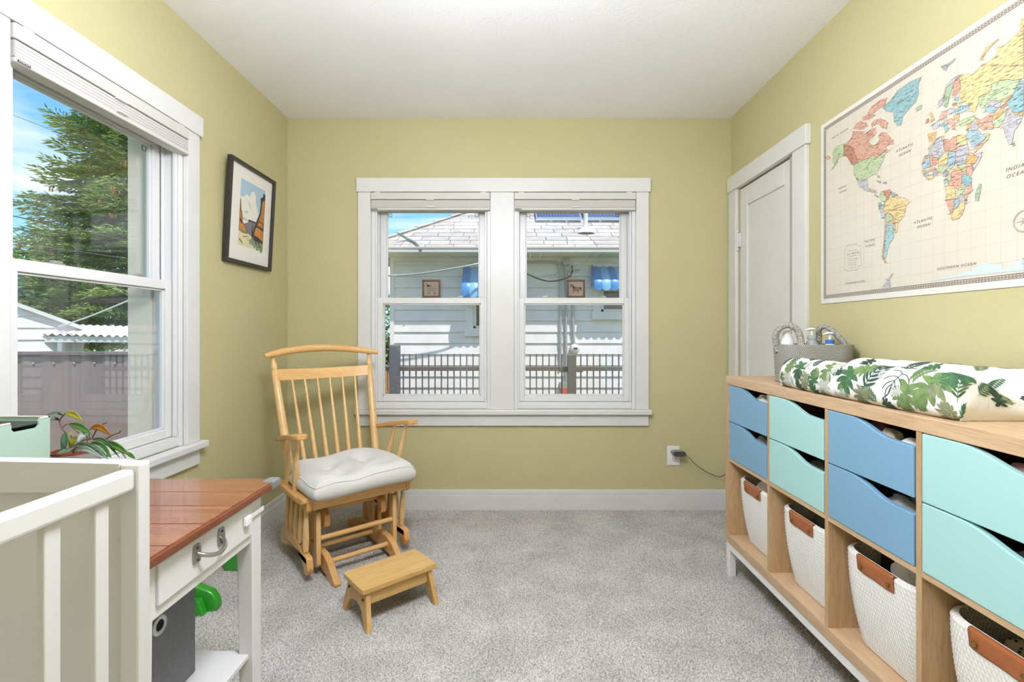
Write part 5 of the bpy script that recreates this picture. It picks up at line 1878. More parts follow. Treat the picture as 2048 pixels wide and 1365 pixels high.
mb = MB().box(-1.392, -1.388, BYa, BYb, BZ0, BZ1).box(-1.388, BX1 - 0.004, BYa, BYa + 0.004, BZ0, BZ1).box(-1.388, BX1 - 0.004, BYb - 0.004, BYb, BZ0, BZ1)
mb.box(-1.388, BX1 - 0.004, BYa + 0.004, BYb - 0.004, BZ0, BZ0 + 0.004)
mb.build('box_walls', M_mint, mbx)
mb = MB().box(-1.394, -1.388, BYa - 0.001, BYb + 0.001, BZ1, BZ1 + 0.003).box(-1.388, BX1 - 0.004, BYa - 0.001, BYa + 0.005, BZ1, BZ1 + 0.003).box(-1.388, BX1 + 0.001, BYb - 0.005, BYb + 0.001, BZ1, BZ1 + 0.003)
mb.box(BX1 - 0.0045, BX1 + 0.001, BYa, yc0 - 0.003, BZ1, BZ1 + 0.003).box(BX1 - 0.0045, BX1 + 0.001, yc1 + 0.003, BYb, BZ1, BZ1 + 0.003)
mb.build('rim', M_boxin, mbx)
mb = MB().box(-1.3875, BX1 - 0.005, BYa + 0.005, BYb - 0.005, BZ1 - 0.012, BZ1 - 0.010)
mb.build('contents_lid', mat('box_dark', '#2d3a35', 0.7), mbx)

# ------------------------------------------------------------------ potted hoya on the table
M_terra = mat('terracotta_rim', '#8a4530', 0.7)
M_potg = mat('pot_grey', '#aeb0ad', 0.6, var='#8f918e', var_scale=50)
M_soil = mat('soil', '#3a2b22', 0.95, bump=0.8, bump_scale=90)
PY_ = 1.27
pc_ = at(150, 905, PY_)
pot = thing('potted_plant', 'trailing hoya with long pointed leaves in a grey pot on the table', 'plant', (pc_.x, PY_, TZ))
ph = pc_.z - TZ - 0.0005
MB().lathe([(0.040, 0), (0.046, 0.01), (0.054, ph), (0.050, ph), (0.046, ph - 0.02)], (pc_.x, PY_, TZ + 0.0005), 28).build('pot', M_potg, pot, smooth=50)
MB().lathe([(0.047, ph - 0.030), (0.0495, ph + 0.006), (0.046, ph + 0.006), (0.044, ph - 0.018), (0.001, ph - 0.016)], (pc_.x, PY_, TZ + 0.0005), 28, cap0=False).build('inner_pot', M_terra, pot, smooth=50)
MB().lathe([(0.0445, ph - 0.020), (0.03, ph - 0.012), (0.001, ph - 0.010)], (pc_.x, PY_, TZ + 0.0005), 20, cap0=False).build('soil', M_soil, pot, smooth=50)
M_l1 = mat('hoya_leaf_green', '#4f7d33', 0.28, var='#3f6b2b', var_scale=30, spec=0.6)
M_l2 = mat('hoya_leaf_dark', '#48684a', 0.28, var='#3c5a40', var_scale=30, spec=0.6)
M_l3 = mat('hoya_leaf_yellow', '#9a952b', 0.3, var='#7f7d22', var_scale=30, spec=0.5)
M_l4 = mat('hoya_leaf_rust', '#a06a1e', 0.3, var='#87561b', var_scale=30, spec=0.5)
M_l5 = mat('hoya_leaf_silver', '#9fb0a8', 0.25, var='#7f958c', var_scale=30, spec=0.7)
M_vine = mat('hoya_vine', '#6a4a3c', 0.6)
def zp(zx, zy, dy=0.0):
    return at(zx / 6.827, 820 + zy / 6.827, PY_ + dy)
def leaf(p0, pm, p1, w, m, twist=(0, -1, 0.25)):
    path = smooth_path([p0, pm, p1], 8)
    mb = MB()
    n = len(path)
    tw = Vector(twist)
    vs = []
    for i, p in enumerate(path):
        t = i / (n - 1)
        d = (path[min(i + 1, n - 1)] - path[max(0, i - 1)]).normalized()
        s = d.cross(tw).normalized()
        nn = s.cross(d).normalized()
        ww = w * math.sin(PI * (0.03 + 0.96 * t ** 0.85)) ** 0.8
        for q in (-1, -0.5, 0, 0.5, 1):
            vs.append(p + s * (ww * q) + nn * (ww * (0.35 * q * q)))
    fs = [(i * 5 + q, (i + 1) * 5 + q, (i + 1) * 5 + q + 1, i * 5 + q + 1) for i in range(n - 1) for q in range(4)]
    mb.add(vs, fs)
    o = mb.build('leaf', m, pot, smooth=80)
    so = o.modifiers.new('thick', 'SOLIDIFY')
    so.thickness = 0.0014
def vine(pts, r_=0.0016):
    MB().tube(smooth_path(pts, 6), r_, 6).build('stem', M_vine, pot, smooth=60)
cB = zp(1010, 590)
vine([zp(1000, 600), zp(930, 400, -0.01), zp(880, 300, -0.02), zp(830, 230, -0.02), zp(815, 150, -0.02), zp(865, 75, -0.02)])
vine([zp(865, 75, -0.02), zp(905, 45, -0.02)], 0.0012)
leaf(zp(895, 45, -0.02), zp(1010, 65, -0.02), zp(1130, 150, -0.02), 0.0075, M_l3)
leaf(zp(860, 72, -0.02), zp(770, 40, -0.03), zp(630, 72, -0.04), 0.0035, M_l2)
leaf(zp(815, 145, -0.02), zp(745, 118, -0.03), zp(690, 150, -0.04), 0.004, M_l2)
vine([zp(850, 245, -0.02), zp(900, 205, -0.02), zp(955, 195, -0.02)], 0.0012)
leaf(zp(950, 195, -0.02), zp(1110, 235, -0.03), zp(1262, 345, -0.04), 0.0085, M_l1)
vine([zp(1230, 420), zp(1210, 300), zp(1250, 255)], 0.0012)
leaf(zp(1245, 255), zp(1370, 240), zp(1512, 348), 0.0085, M_l4)
leaf(zp(890, 310, -0.05), zp(890, 440, -0.06), zp(845, 565, -0.06), 0.0095, M_l2)
leaf(zp(1000, 520, -0.06), zp(900, 570, -0.08), zp(775, 600, -0.09), 0.0105, M_l2, (0, -0.6, 1))
leaf(zp(975, 280, -0.02), zp(955, 320, -0.03), zp(920, 365, -0.04), 0.005, M_l3)
leaf(zp(1050, 360, -0.02), zp(990, 440, -0.03), zp(945, 520, -0.03), 0.008, M_l3)
leaf(zp(1200, 320, -0.03), zp(1120, 360, -0.04), zp(1060, 440, -0.05), 0.0075, M_l5)
leaf(zp(1240, 455, -0.04), zp(1400, 510, -0.06), zp(1525, 655, -0.08), 0.0105, M_l1)
leaf(zp(1260, 480, -0.05), zp(1380, 570, -0.07), zp(1480, 690, -0.08), 0.006, M_l5)
leaf(zp(1400, 430, -0.03), zp(1600, 500, -0.05), zp(1780, 630, -0.06), 0.0085, M_l1)
leaf(zp(1730, 580, -0.05), zp(1790, 620, -0.06), zp(1850, 670, -0.06), 0.005, M_l1)
leaf(zp(1250, 400, -0.02), zp(1440, 430, -0.04), zp(1640, 660, -0.06), 0.005, M_l2)
leaf(zp(1000, 500, -0.04), zp(1140, 480, -0.06), zp(1330, 560, -0.07), 0.0065, M_l2)
leaf(zp(1020, 560, -0.05), zp(1180, 540, -0.07), zp(1380, 650, -0.08), 0.006, M_l5)
leaf(zp(1150, 500, -0.04), zp(1300, 540, -0.06), zp(1420, 640, -0.08), 0.005, M_l2)
vine([zp(1250, 400), zp(1330, 260), zp(1400, 200), zp(1455, 178)])
vine([zp(1300, 440), zp(1420, 410), zp(1540, 345), zp(1635, 310), zp(1642, 282)])
vine([zp(1100, 330), zp(1030, 280), zp(978, 225)])
vine([zp(1020, 600), zp(1000, 480), zp(968, 345)])
vine([zp(1040, 600), zp(1090, 450), zp(1230, 395), zp(1400, 395), zp(1560, 470), zp(1720, 660)])
vine([zp(1060, 600), zp(1180, 520), zp(1190, 400), zp(1180, 340)])
vine([zp(1000, 600), zp(1060, 480), zp(1250, 460), zp(1400, 430)])

# ------------------------------------------------------------------ green toy on the carpet behind the table
M_toy = mat('toy_green', '#2f9a2a', 0.22, spec=0.6, coat=0.3)
toy = thing('toy_stand', 'glossy green plastic toy with curved foot on the carpet', 'toy', (-1.28, 1.99, 0))
def toypt(a, b_, d):
    return Vector((-1.36 + a, 1.955 + d, b_))
prof = [(0.0, 0.0), (0.150, 0.0), (0.158, 0.020), (0.150, 0.052), (0.130, 0.080), (0.090, 0.095), (0.055, 0.110), (0.030, 0.140), (0.020, 0.20), (0.018, 0.36), (0.0, 0.36)]
MB().prism(prof, toypt, 0.010, 0.050).build('foot', M_toy, toy, bevel=0.008, segs=3, smooth=60)
prof2 = [(0.0, 0.0), (0.122, 0.0), (0.100, 0.062), (0.0, 0.066)]
MB().prism(prof2, toypt, -0.022, 0.012).build('foot_shell', M_toy, toy, bevel=0.006, segs=3)
prof3 = [(0.0, 0.0), (0.150, 0.0), (0.158, 0.020), (0.150, 0.052), (0.090, 0.085), (0.040, 0.110), (0.020, 0.20), (0.018, 0.36), (0.0, 0.36)]
MB().prism(prof3, lambda a, b_, d: Vector((-1.375 + a, 2.30 + d, b_)), 0.0, 0.04).build('foot', M_toy, toy, bevel=0.008, segs=3, smooth=60)
MB().tube([(-1.35, 1.985, 0.34), (-1.35, 2.32, 0.34)], 0.025, 12).build('cross_tube', M_toy, toy, smooth=50)
# ------------------------------------------------------------------ shades at the windows
M_shade = mat('shade_fabric', '#c9c4c0', 0.85, bump=0.15, bump_scale=300)
M_shrail = mat('shade_rail', '#d0ccc6', 0.5)
M_dark = mat('label_dark', '#3b3936', 0.6)
M_lett = mat('label_lettering', '#d8d6d2', 0.6)
M_tab = mat('shade_tab_clear', '#eeeeec', 0.15)
def shade(M, W, label, loc):
    e = thing('cellular_shade', label, 'window shade', loc, group='raised cellular shades')
    def b(nm, u0, u1, d0, d1, z0, z1, m, par=e, bev=0.003):
        return bx(nm, u0, u1, d0, d1, z0, z1, m, par, bevel=bev, M=M)
    b('headrail', 0.003, W - 0.003, -0.030, 0.020, 1.976, 2.021, M_shrail, bev=0.004)
    st = MB()
    zs = [1.972 - 0.0052 * i for i in range(9)]
    for i, z in enumerate(zs):
        o = 0.0015 * (i % 2)
        st.box(0.006, W - 0.006, -0.026 - o, 0.016 + o, z - 0.0050, z, M)
    st.build('folded_cells', M_shade, e)
    br = b('bottom_rail', 0.004, W - 0.004, -0.031, 0.020, 1.908, 1.924, M_shrail, bev=0.004)
    b('pull_tab', W / 2 - 0.024, W / 2 + 0.024, -0.046, -0.030, 1.9230, 1.9270, M_tab, bev=0.001)
    b('pull_tab', W / 2 - 0.024, W / 2 + 0.024, -0.040, -0.028, 1.9700, 1.9740, M_tab, bev=0.001)
    lb = b('maker_label', 0.008, 0.046, -0.0318, -0.0305, 1.9100, 1.9175, M_dark, br, 0)
    vs, fs = text_mb('NORMAN', 0.0072, lambda a, q: M @ Vector((0.027 + a, -0.0321, 1.9138 + q)), 1.0, 0.0)
    MB().add(vs, fs).build('maker_lettering', M_lett, br)
    for u in (0.045, W - 0.045):
        b('mounting_clip', u - 0.016, u + 0.016, -0.028, 0.01, 2.020, 2.0235, M_tab, bev=0.0005)
    return e
shade(MW1, U1[1] - U1[0], 'raised pale shade over the back window with the sheep picture', (U1[0] + 0.38, YB, 1.91))
shade(MW2, U2[1] - U2[0], 'raised pale shade over the back window with the horse picture', (U2[0] + 0.38, YB, 1.91))
shade(MW3, U3[1] - U3[0], 'raised pale shade over the side window facing the spruce', (XL, U3[0] + 0.37, 1.91))
# corner tabs of the insect screens
for M, W, w in ((MW1, U1[1] - U1[0], win1), (MW2, U2[1] - U2[0], win2), (MW3, U3[1] - U3[0], win3)):
    for u in (0.085, W - 0.107):
        mb = MB()
        for (a, b_, c, d) in ((0, 0.022, 0, 0.0025), (0, 0.022, 0.0195, 0.022), (0, 0.0025, 0, 0.022), (0.0195, 0.022, 0, 0.022)):
            mb.box(u + a, u + b_, 0.096, 0.099, 1.893 + c, 1.893 + d, M)
        mb.build('corner_tab', mat('tab_grey', '#6d7175', 0.5), w)

# ------------------------------------------------------------------ two small animal pictures on the meeting rails
M_walnut = wood('walnut_frame', '#6b4a34', '#523622', 'X', 10, 0.45)
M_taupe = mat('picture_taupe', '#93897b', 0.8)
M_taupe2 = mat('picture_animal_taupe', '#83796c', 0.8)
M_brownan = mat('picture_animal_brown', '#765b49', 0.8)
M_ink = mat('picture_ink', '#2c221b', 0.8)
def small_picture(cx, label, animal):
    s = 0.118
    z0 = 1.3565
    y0, y1 = YB + 0.029, YB + 0.045
    e = thing('framed_animal_picture', label, 'picture', (cx, YB + 0.037, z0), group='small framed animal pictures')
    w = 0.0125
    for (a, b_, c, d) in ((-s / 2, s / 2, 0, w), (-s / 2, s / 2, s - w, s), (-s / 2, -s / 2 + w, w, s - w), (s / 2 - w, s / 2, w, s - w)):
        bx('frame_rail', cx + a, cx + b_, y0, y1, z0 + c, z0 + d, M_walnut, e, bevel=0.002)
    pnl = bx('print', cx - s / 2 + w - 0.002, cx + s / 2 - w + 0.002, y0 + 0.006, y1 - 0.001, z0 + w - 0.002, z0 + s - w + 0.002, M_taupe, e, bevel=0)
    yy = y0 + 0.0055
    k = s / 720.0
    def f(a, b_):
        return Vector((cx + (a - 360) * k, yy, z0 + (720 - b_) * k))
    def f2(a, b_):
        return Vector((cx + (a - 360) * k, yy - 0.0003, z0 + (720 - b_) * k))
    if animal == 'sheep':
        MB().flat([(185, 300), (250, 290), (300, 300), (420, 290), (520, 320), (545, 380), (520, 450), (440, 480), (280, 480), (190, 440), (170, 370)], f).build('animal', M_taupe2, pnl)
        mb = MB()
        for poly in ([(150, 170), (190, 160), (205, 200), (165, 190)], [(185, 220), (270, 200), (300, 250), (240, 290), (190, 285)], [(300, 240), (345, 230), (365, 270), (335, 280)],
                     [(535, 350), (575, 315), (580, 330), (545, 375)], [(205, 575), (235, 495), (285, 500), (290, 575), (270, 575), (262, 520), (240, 530), (225, 575)],
                     [(455, 580), (465, 500), (520, 495), (545, 565), (525, 570), (500, 515), (480, 580)]):
            mb.flat(poly, f2)
        mb.build('animal_markings', M_ink, pnl)
    else:
        MB().flat([(130, 230), (150, 190), (200, 170), (225, 210), (250, 270), (300, 300), (400, 285), (480, 300), (510, 340), (500, 460), (480, 470), (485, 560), (465, 560), (450, 490), (440, 560), (420, 560),
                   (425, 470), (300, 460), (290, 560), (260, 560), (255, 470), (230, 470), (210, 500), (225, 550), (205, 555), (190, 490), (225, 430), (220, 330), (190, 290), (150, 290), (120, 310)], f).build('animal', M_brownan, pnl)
        mb = MB()
        mb.flat([(160, 170), (190, 160), (240, 210), (280, 280), (350, 310), (350, 355), (280, 355), (240, 320), (225, 240), (200, 190)], f2)
        mb.flat([(490, 310), (540, 295), (585, 350), (585, 440), (560, 430), (520, 370), (505, 340)], f2)
        mb.build('animal_markings', M_ink, pnl)
small_picture(-0.534, 'small walnut framed sheep picture standing on the window rail', 'sheep')
small_picture(0.400, 'small walnut framed horse picture standing on the window rail', 'horse')

# ------------------------------------------------------------------ framed canyon print on the left wall
FY0, FY1, FZ0, FZ1 = 2.395, 2.842, 1.490, 2.016
tilt = 0.028
def fp(y, z, d):
    """d metres in front of the picture's back, which leans out at the top"""
    t = (z - FZ0) / (FZ1 - FZ0)
    return Vector((XL + 0.003 + tilt * t + d, y, z))
M_black = mat('frame_black', '#2b2826', 0.4, var='#35312d', var_scale=40)
pic = thing('framed_print', 'black framed desert canyon print with white mat leaning on the wall', 'picture', (XL, (FY0 + FY1) / 2, FZ0))
def slab(nm, y0, y1, z0, z1, d0, d1, m, par=pic):
    vs = [fp(y, z, d) for y in (y0, y1) for z in (z0, z1) for d in (d0, d1)]
    mb = MB().add(vs, [(0, 1, 3, 2), (4, 6, 7, 5), (0, 4, 5, 1), (2, 3, 7, 6), (0, 2, 6, 4), (1, 5, 7, 3)])
    return mb.build(nm, m, par, bevel=0.0015)
fw = 0.019
slab('frame_rail', FY0, FY1, FZ0, FZ0 + fw, 0, 0.024, M_black)
slab('frame_rail', FY0, FY1, FZ1 - fw, FZ1, 0, 0.024, M_black)
slab('frame_rail', FY0, FY0 + fw, FZ0 + fw, FZ1 - fw, 0, 0.024, M_black)
slab('frame_rail', FY1 - fw, FY1, FZ0 + fw, FZ1 - fw, 0, 0.024, M_black)
slab('mat_board', FY0 + fw - 0.004, FY1 - fw + 0.004, FZ0 + fw - 0.004, FZ1 - fw + 0.004, 0.004, 0.010, mat('mat_white', '#e8e3da', 0.8))
AY0, AY1, AZ0, AZ1 = 2.508, 2.752, 1.592, 1.935
art = MB()
def ap(u, v, lay):
    return fp(AY0 + (AY1 - AY0) * u, AZ0 + (AZ1 - AZ0) * v, 0.0102 + 0.00012 * lay)
ARTM = [mat('art_sky', '#a9c3d2', 0.7), mat('art_cloud', '#e6e2d6', 0.7), mat('art_cloud_shade', '#c3c3bd', 0.7), mat('art_orange', '#c98a4a', 0.7, var='#b5763a', var_scale=60),
        mat('art_brown', '#7a5a38', 0.7), mat('art_dark', '#3f3630', 0.7), mat('art_slate', '#787680', 0.7), mat('art_sand', '#d9cfa4', 0.7), mat('art_sage', '#6f8f7c', 0.7), mat('art_greensand', '#b9ac62', 0.7)]
def ad(mi, lay, poly):
    art.cur = mi
    art.flat(poly, lambda a, b_: ap(a, b_, lay))
ad(0, 0, [(0, 0), (1, 0), (1, 1), (0, 1)])
ad(1, 1, [(0, 0.30), (0.75, 0.28), (0.80, 0.40), (0.74, 0.58), (0.68, 0.66), (0.62, 0.72), (0.60, 0.84), (0.52, 0.90), (0.42, 0.86), (0.36, 0.78), (0.24, 0.80), (0.14, 0.74), (0.0, 0.72)])
ad(2, 2, [(0.15, 0.52), (0.30, 0.56), (0.34, 0.52), (0.22, 0.50)])
ad(2, 2, [(0.10, 0.44), (0.40, 0.42), (0.66, 0.34), (0.40, 0.38), (0.10, 0.40)])
ad(2, 2, [(0.28, 0.72), (0.40, 0.66), (0.44, 0.58), (0.38, 0.62)])
ad(6, 3, [(0.18, 0.18), (0.20, 0.34), (0.34, 0.38), (0.36, 0.42), (0.66, 0.42), (0.70, 0.36), (0.66, 0.16), (0.40, 0.12)])
ad(5, 4, [(0.36, 0.40), (0.66, 0.41), (0.66, 0.43), (0.36, 0.43)])
ad(5, 4, [(0.50, 0.30), (0.53, 0.40), (0.55, 0.12), (0.50, 0.12)])
ad(7, 5, [(0, 0), (1, 0), (1, 0.14), (0.6, 0.16), (0.3, 0.22), (0, 0.22)])
ad(9, 6, [(0.3, 0.12), (0.6, 0.06), (0.85, 0.0), (1, 0.0), (1, 0.12), (0.6, 0.13)])
ad(4, 6, [(0, 0.22), (0, 0.70), (0.03, 0.68), (0.06, 0.54), (0.10, 0.50), (0.14, 0.36), (0.24, 0.32), (0.34, 0.20), (0.18, 0.19)])
ad(3, 7, [(0.01, 0.24), (0.02, 0.52), (0.08, 0.48), (0.11, 0.36), (0.22, 0.30), (0.30, 0.21), (0.12, 0.22)])
ad(5, 8, [(0.02, 0.36), (0.10, 0.32), (0.12, 0.34), (0.04, 0.42)])
ad(5, 6, [(0.50, 0.10), (0.54, 0.26), (0.62, 0.36), (0.70, 0.48), (0.80, 0.60), (0.82, 0.76), (0.80, 0.84), (0.90, 0.88), (0.92, 0.95), (1, 0.93), (1, 0.0), (0.75, 0.06)])
ad(3, 7, [(0.60, 0.22), (0.66, 0.34), (0.74, 0.36), (0.98, 0.32), (0.98, 0.16), (0.80, 0.20)])
ad(3, 7, [(0.76, 0.46), (0.86, 0.60), (0.88, 0.80), (0.98, 0.84), (0.98, 0.40), (0.80, 0.40)])
ad(4, 8, [(0.70, 0.38), (0.98, 0.36), (0.98, 0.46), (0.76, 0.48)])
ad(3, 9, [(0.74, 0.40), (0.96, 0.38), (0.94, 0.43), (0.78, 0.45)])
for u, v, q in ((0.46, 0.10, 0.05), (0.56, 0.12, 0.07), (0.64, 0.08, 0.06), (0.76, 0.07, 0.08), (0.93, 0.04, 0.07)):
    ad(8, 9, [(u - q * 0.6, v - q), (u + q * 0.6, v - q), (u + q * 0.5, v + q * 0.4), (u + 0.1 * q, v + q), (u - q * 0.5, v + q * 0.3)])
for u in (0.05, 0.10, 0.16, 0.22, 0.28):
    ad(8, 9, [(u, 0.19), (u + 0.03, 0.19), (u + 0.015, 0.25)])
ad(4, 9, [(0.02, 0.08), (0.16, 0.02), (0.18, 0.03), (0.05, 0.10)])
ad(4, 9, [(0.18, 0.13), (0.40, 0.16), (0.40, 0.165), (0.18, 0.145)])
art.build('canyon_print', ARTM, pic)

# ------------------------------------------------------------------ outlet, plug and cord
M_plate = mat('outlet_white', '#eeecea', 0.3)
oX, oZ = 1.0175, 0.346
ot = thing('wall_outlet', 'white duplex wall outlet under the back window', 'outlet', (oX, YB, oZ - 0.06))
bx('cover_plate', oX - 0.040, oX + 0.040, YB - 0.007, YB, oZ - 0.062, oZ + 0.062, M_plate, ot, bevel=0.003)
for dz in (0.022, -0.022):
    f_ = MB().lathe([(0.0165, 0), (0.016, 0.002), (0.001, 0.0022)], (oX, YB - 0.007, oZ + dz), 20, M=Matrix.Rotation(PI / 2, 3, 'X')).build('socket', M_plate, ot, smooth=40)
    mb = MB()
    for a in (-0.0065, 0.0065):
        mb.box(oX + a - 0.0011, oX + a + 0.0011, YB - 0.0100, YB - 0.0088, oZ + dz - 0.002, oZ + dz + 0.007)
    mb.box(oX - 0.0025, oX + 0.0025, YB - 0.0100, YB - 0.0088, oZ + dz - 0.011, oZ + dz - 0.006)
    mb.build('slots', M_ink, f_)
M_plug = mat('plug_grey', '#4c4744', 0.45)
M_plug2 = mat('plug_light', '#8d8a87', 0.45)
pg = thing('power_adapter', 'dark grey power adapter plugged into the wall outlet', 'plug', (oX + 0.02, YB - 0.01, oZ + 0.022))
cz_ = oZ + 0.026
def stad(a, b_, d):
    return Vector((oX + 0.0185 + a, d, cz_ + b_))
st_ = [(0.024 + 0.0145 * math.cos(t), 0.0145 * math.sin(t)) for t in [-PI / 2 + PI * k / 10 for k in range(11)]] + [(-0.024 + 0.0145 * math.cos(t), 0.0145 * math.sin(t)) for t in [PI / 2 + PI * k / 10 for k in range(11)]]
MB().prism(st_, stad, YB - 0.060, YB - 0.0095).build('adapter_body', M_plug2, pg, bevel=0.003, smooth=40)
MB().prism(st_, stad, YB - 0.078, YB - 0.060).build('adapter_cap', M_plug, pg, bevel=0.003, smooth=40)
cord = [(oX + 0.052, YB - 0.080, cz_ - 0.002), at(1378, 916, 3.03), at(1392, 930, 3.05), at(1412, 944, 3.06), at(1432, 953, 3.065), at(1444, 953, 3.06), at(1456, 945, 3.05), at(1475, 930, 3.0), (1.375, 2.75, 0.30)]
MB().tube(smooth_path(cord, 8), 0.0022, 8).build('power_cord', mat('cord_dark', '#3a352c', 0.5), pg, smooth=60)['label'] = 'thin dark drooping cord'
# ------------------------------------------------------------------ world map on the right wall
MX = XR - 0.0035                       # printed face
mp_ = thing('world_map', 'large laminated world map with chain border on the right wall', 'map', (XR, 1.54, 1.263))
MY1, MY0, MZ0, MZ1 = 2.186, 0.905, 1.263, 2.066
M_paper = mat('map_paper', '#d9d2c3', 0.3, var='#d4ccbb', var_scale=3, spec=0.35)
M_margin = mat('map_margin', '#e2ded6', 0.3, spec=0.35)
bx('sheet', MX, XR - 0.0005, MY0, MY1, MZ0, MZ1, M_margin, mp_, bevel=0)
def mpt(y, z, lay):
    return Vector((MX - 0.00025 * lay, y, z))
bo = 0.021
MB().add([mpt(MY0 + bo, MZ0 + 0.022, 1), mpt(MY1 - bo, MZ0 + 0.022, 1), mpt(MY1 - bo, MZ1 - 0.018, 1), mpt(MY0 + bo, MZ1 - 0.018, 1)], [(0, 1, 2, 3)]).build('sea', M_paper, mp_)
M_bord = mat('map_border_brown', '#6b5a55', 0.3)
M_grat = mat('map_graticule', '#bdb19f', 0.3)
M_ink2 = mat('map_lettering', '#6d6259', 0.3)
M_ink3 = mat('map_label_ink', '#76695c', 0.3)
y0, y1, z0, z1 = MY0 + bo, MY1 - bo, MZ0 + 0.022, MZ1 - 0.018
bw_ = 0.0145
mb = MB()
def line(a0, a1, c0, c1, lay, m_):
    m_.add([mpt(a0, c0, lay), mpt(a1, c0, lay), mpt(a1, c1, lay), mpt(a0, c1, lay)], [(0, 1, 2, 3)])
for k, w in ((0.0, 0.0016), (bw_ - 0.0022, 0.0022)):
    line(y0 + k, y1 - k, z0 + k, z0 + k + w, 3, mb)
    line(y0 + k, y1 - k, z1 - k - w, z1 - k, 3, mb)
    line(y0 + k, y0 + k + w, z0 + k, z1 - k, 3, mb)
    line(y1 - k - w, y1 - k, z0 + k, z1 - k, 3, mb)
def ring_(cy, cz, r0, r1, m_, n=10, lay=3):
    vs = []
    for r_ in (r0, r1):
        for q in range(n):
            t = 2 * PI * q / n
            vs.append(mpt(cy + r_ * math.cos(t), cz + r_ * math.sin(t), lay))
    m_.add(vs, [(q, (q + 1) % n, n + (q + 1) % n, n + q) for q in range(n)])
hb_ = bw_ / 2
y = y0 + hb_
while y < y1 - hb_ + 0.001:
    for cz in (z0 + hb_ - 0.0004, z1 - hb_ + 0.0004):
        ring_(y, cz, 0.0019, 0.0041, mb)
    y += 0.0098
z = z0 + hb_ + 0.0098
while z < z1 - hb_ - 0.004:
    for cy in (y0 + hb_ - 0.0004, y1 - hb_ + 0.0004):
        ring_(cy, z, 0.0019, 0.0041, mb)
    z += 0.0098
mb.build('border', M_bord, mp_)
mb = MB()
y = 1.828 - 0.045 * 19
while y < y1 - bw_:
    if y > y0 + bw_:
        line(y - 0.00035, y + 0.00035, z0 + bw_, z1 - bw_, 2, mb)
    y += 0.045
zz = [1.335, 1.392, 1.447, 1.497, 1.547, 1.597, 1.647, 1.697, 1.750, 1.810, 1.880, 1.965]
for z in zz:
    line(y0 + bw_, y1 - bw_, z - 0.00035, z + 0.00035, 2, mb)
mb.build('graticule', M_grat, mp_)

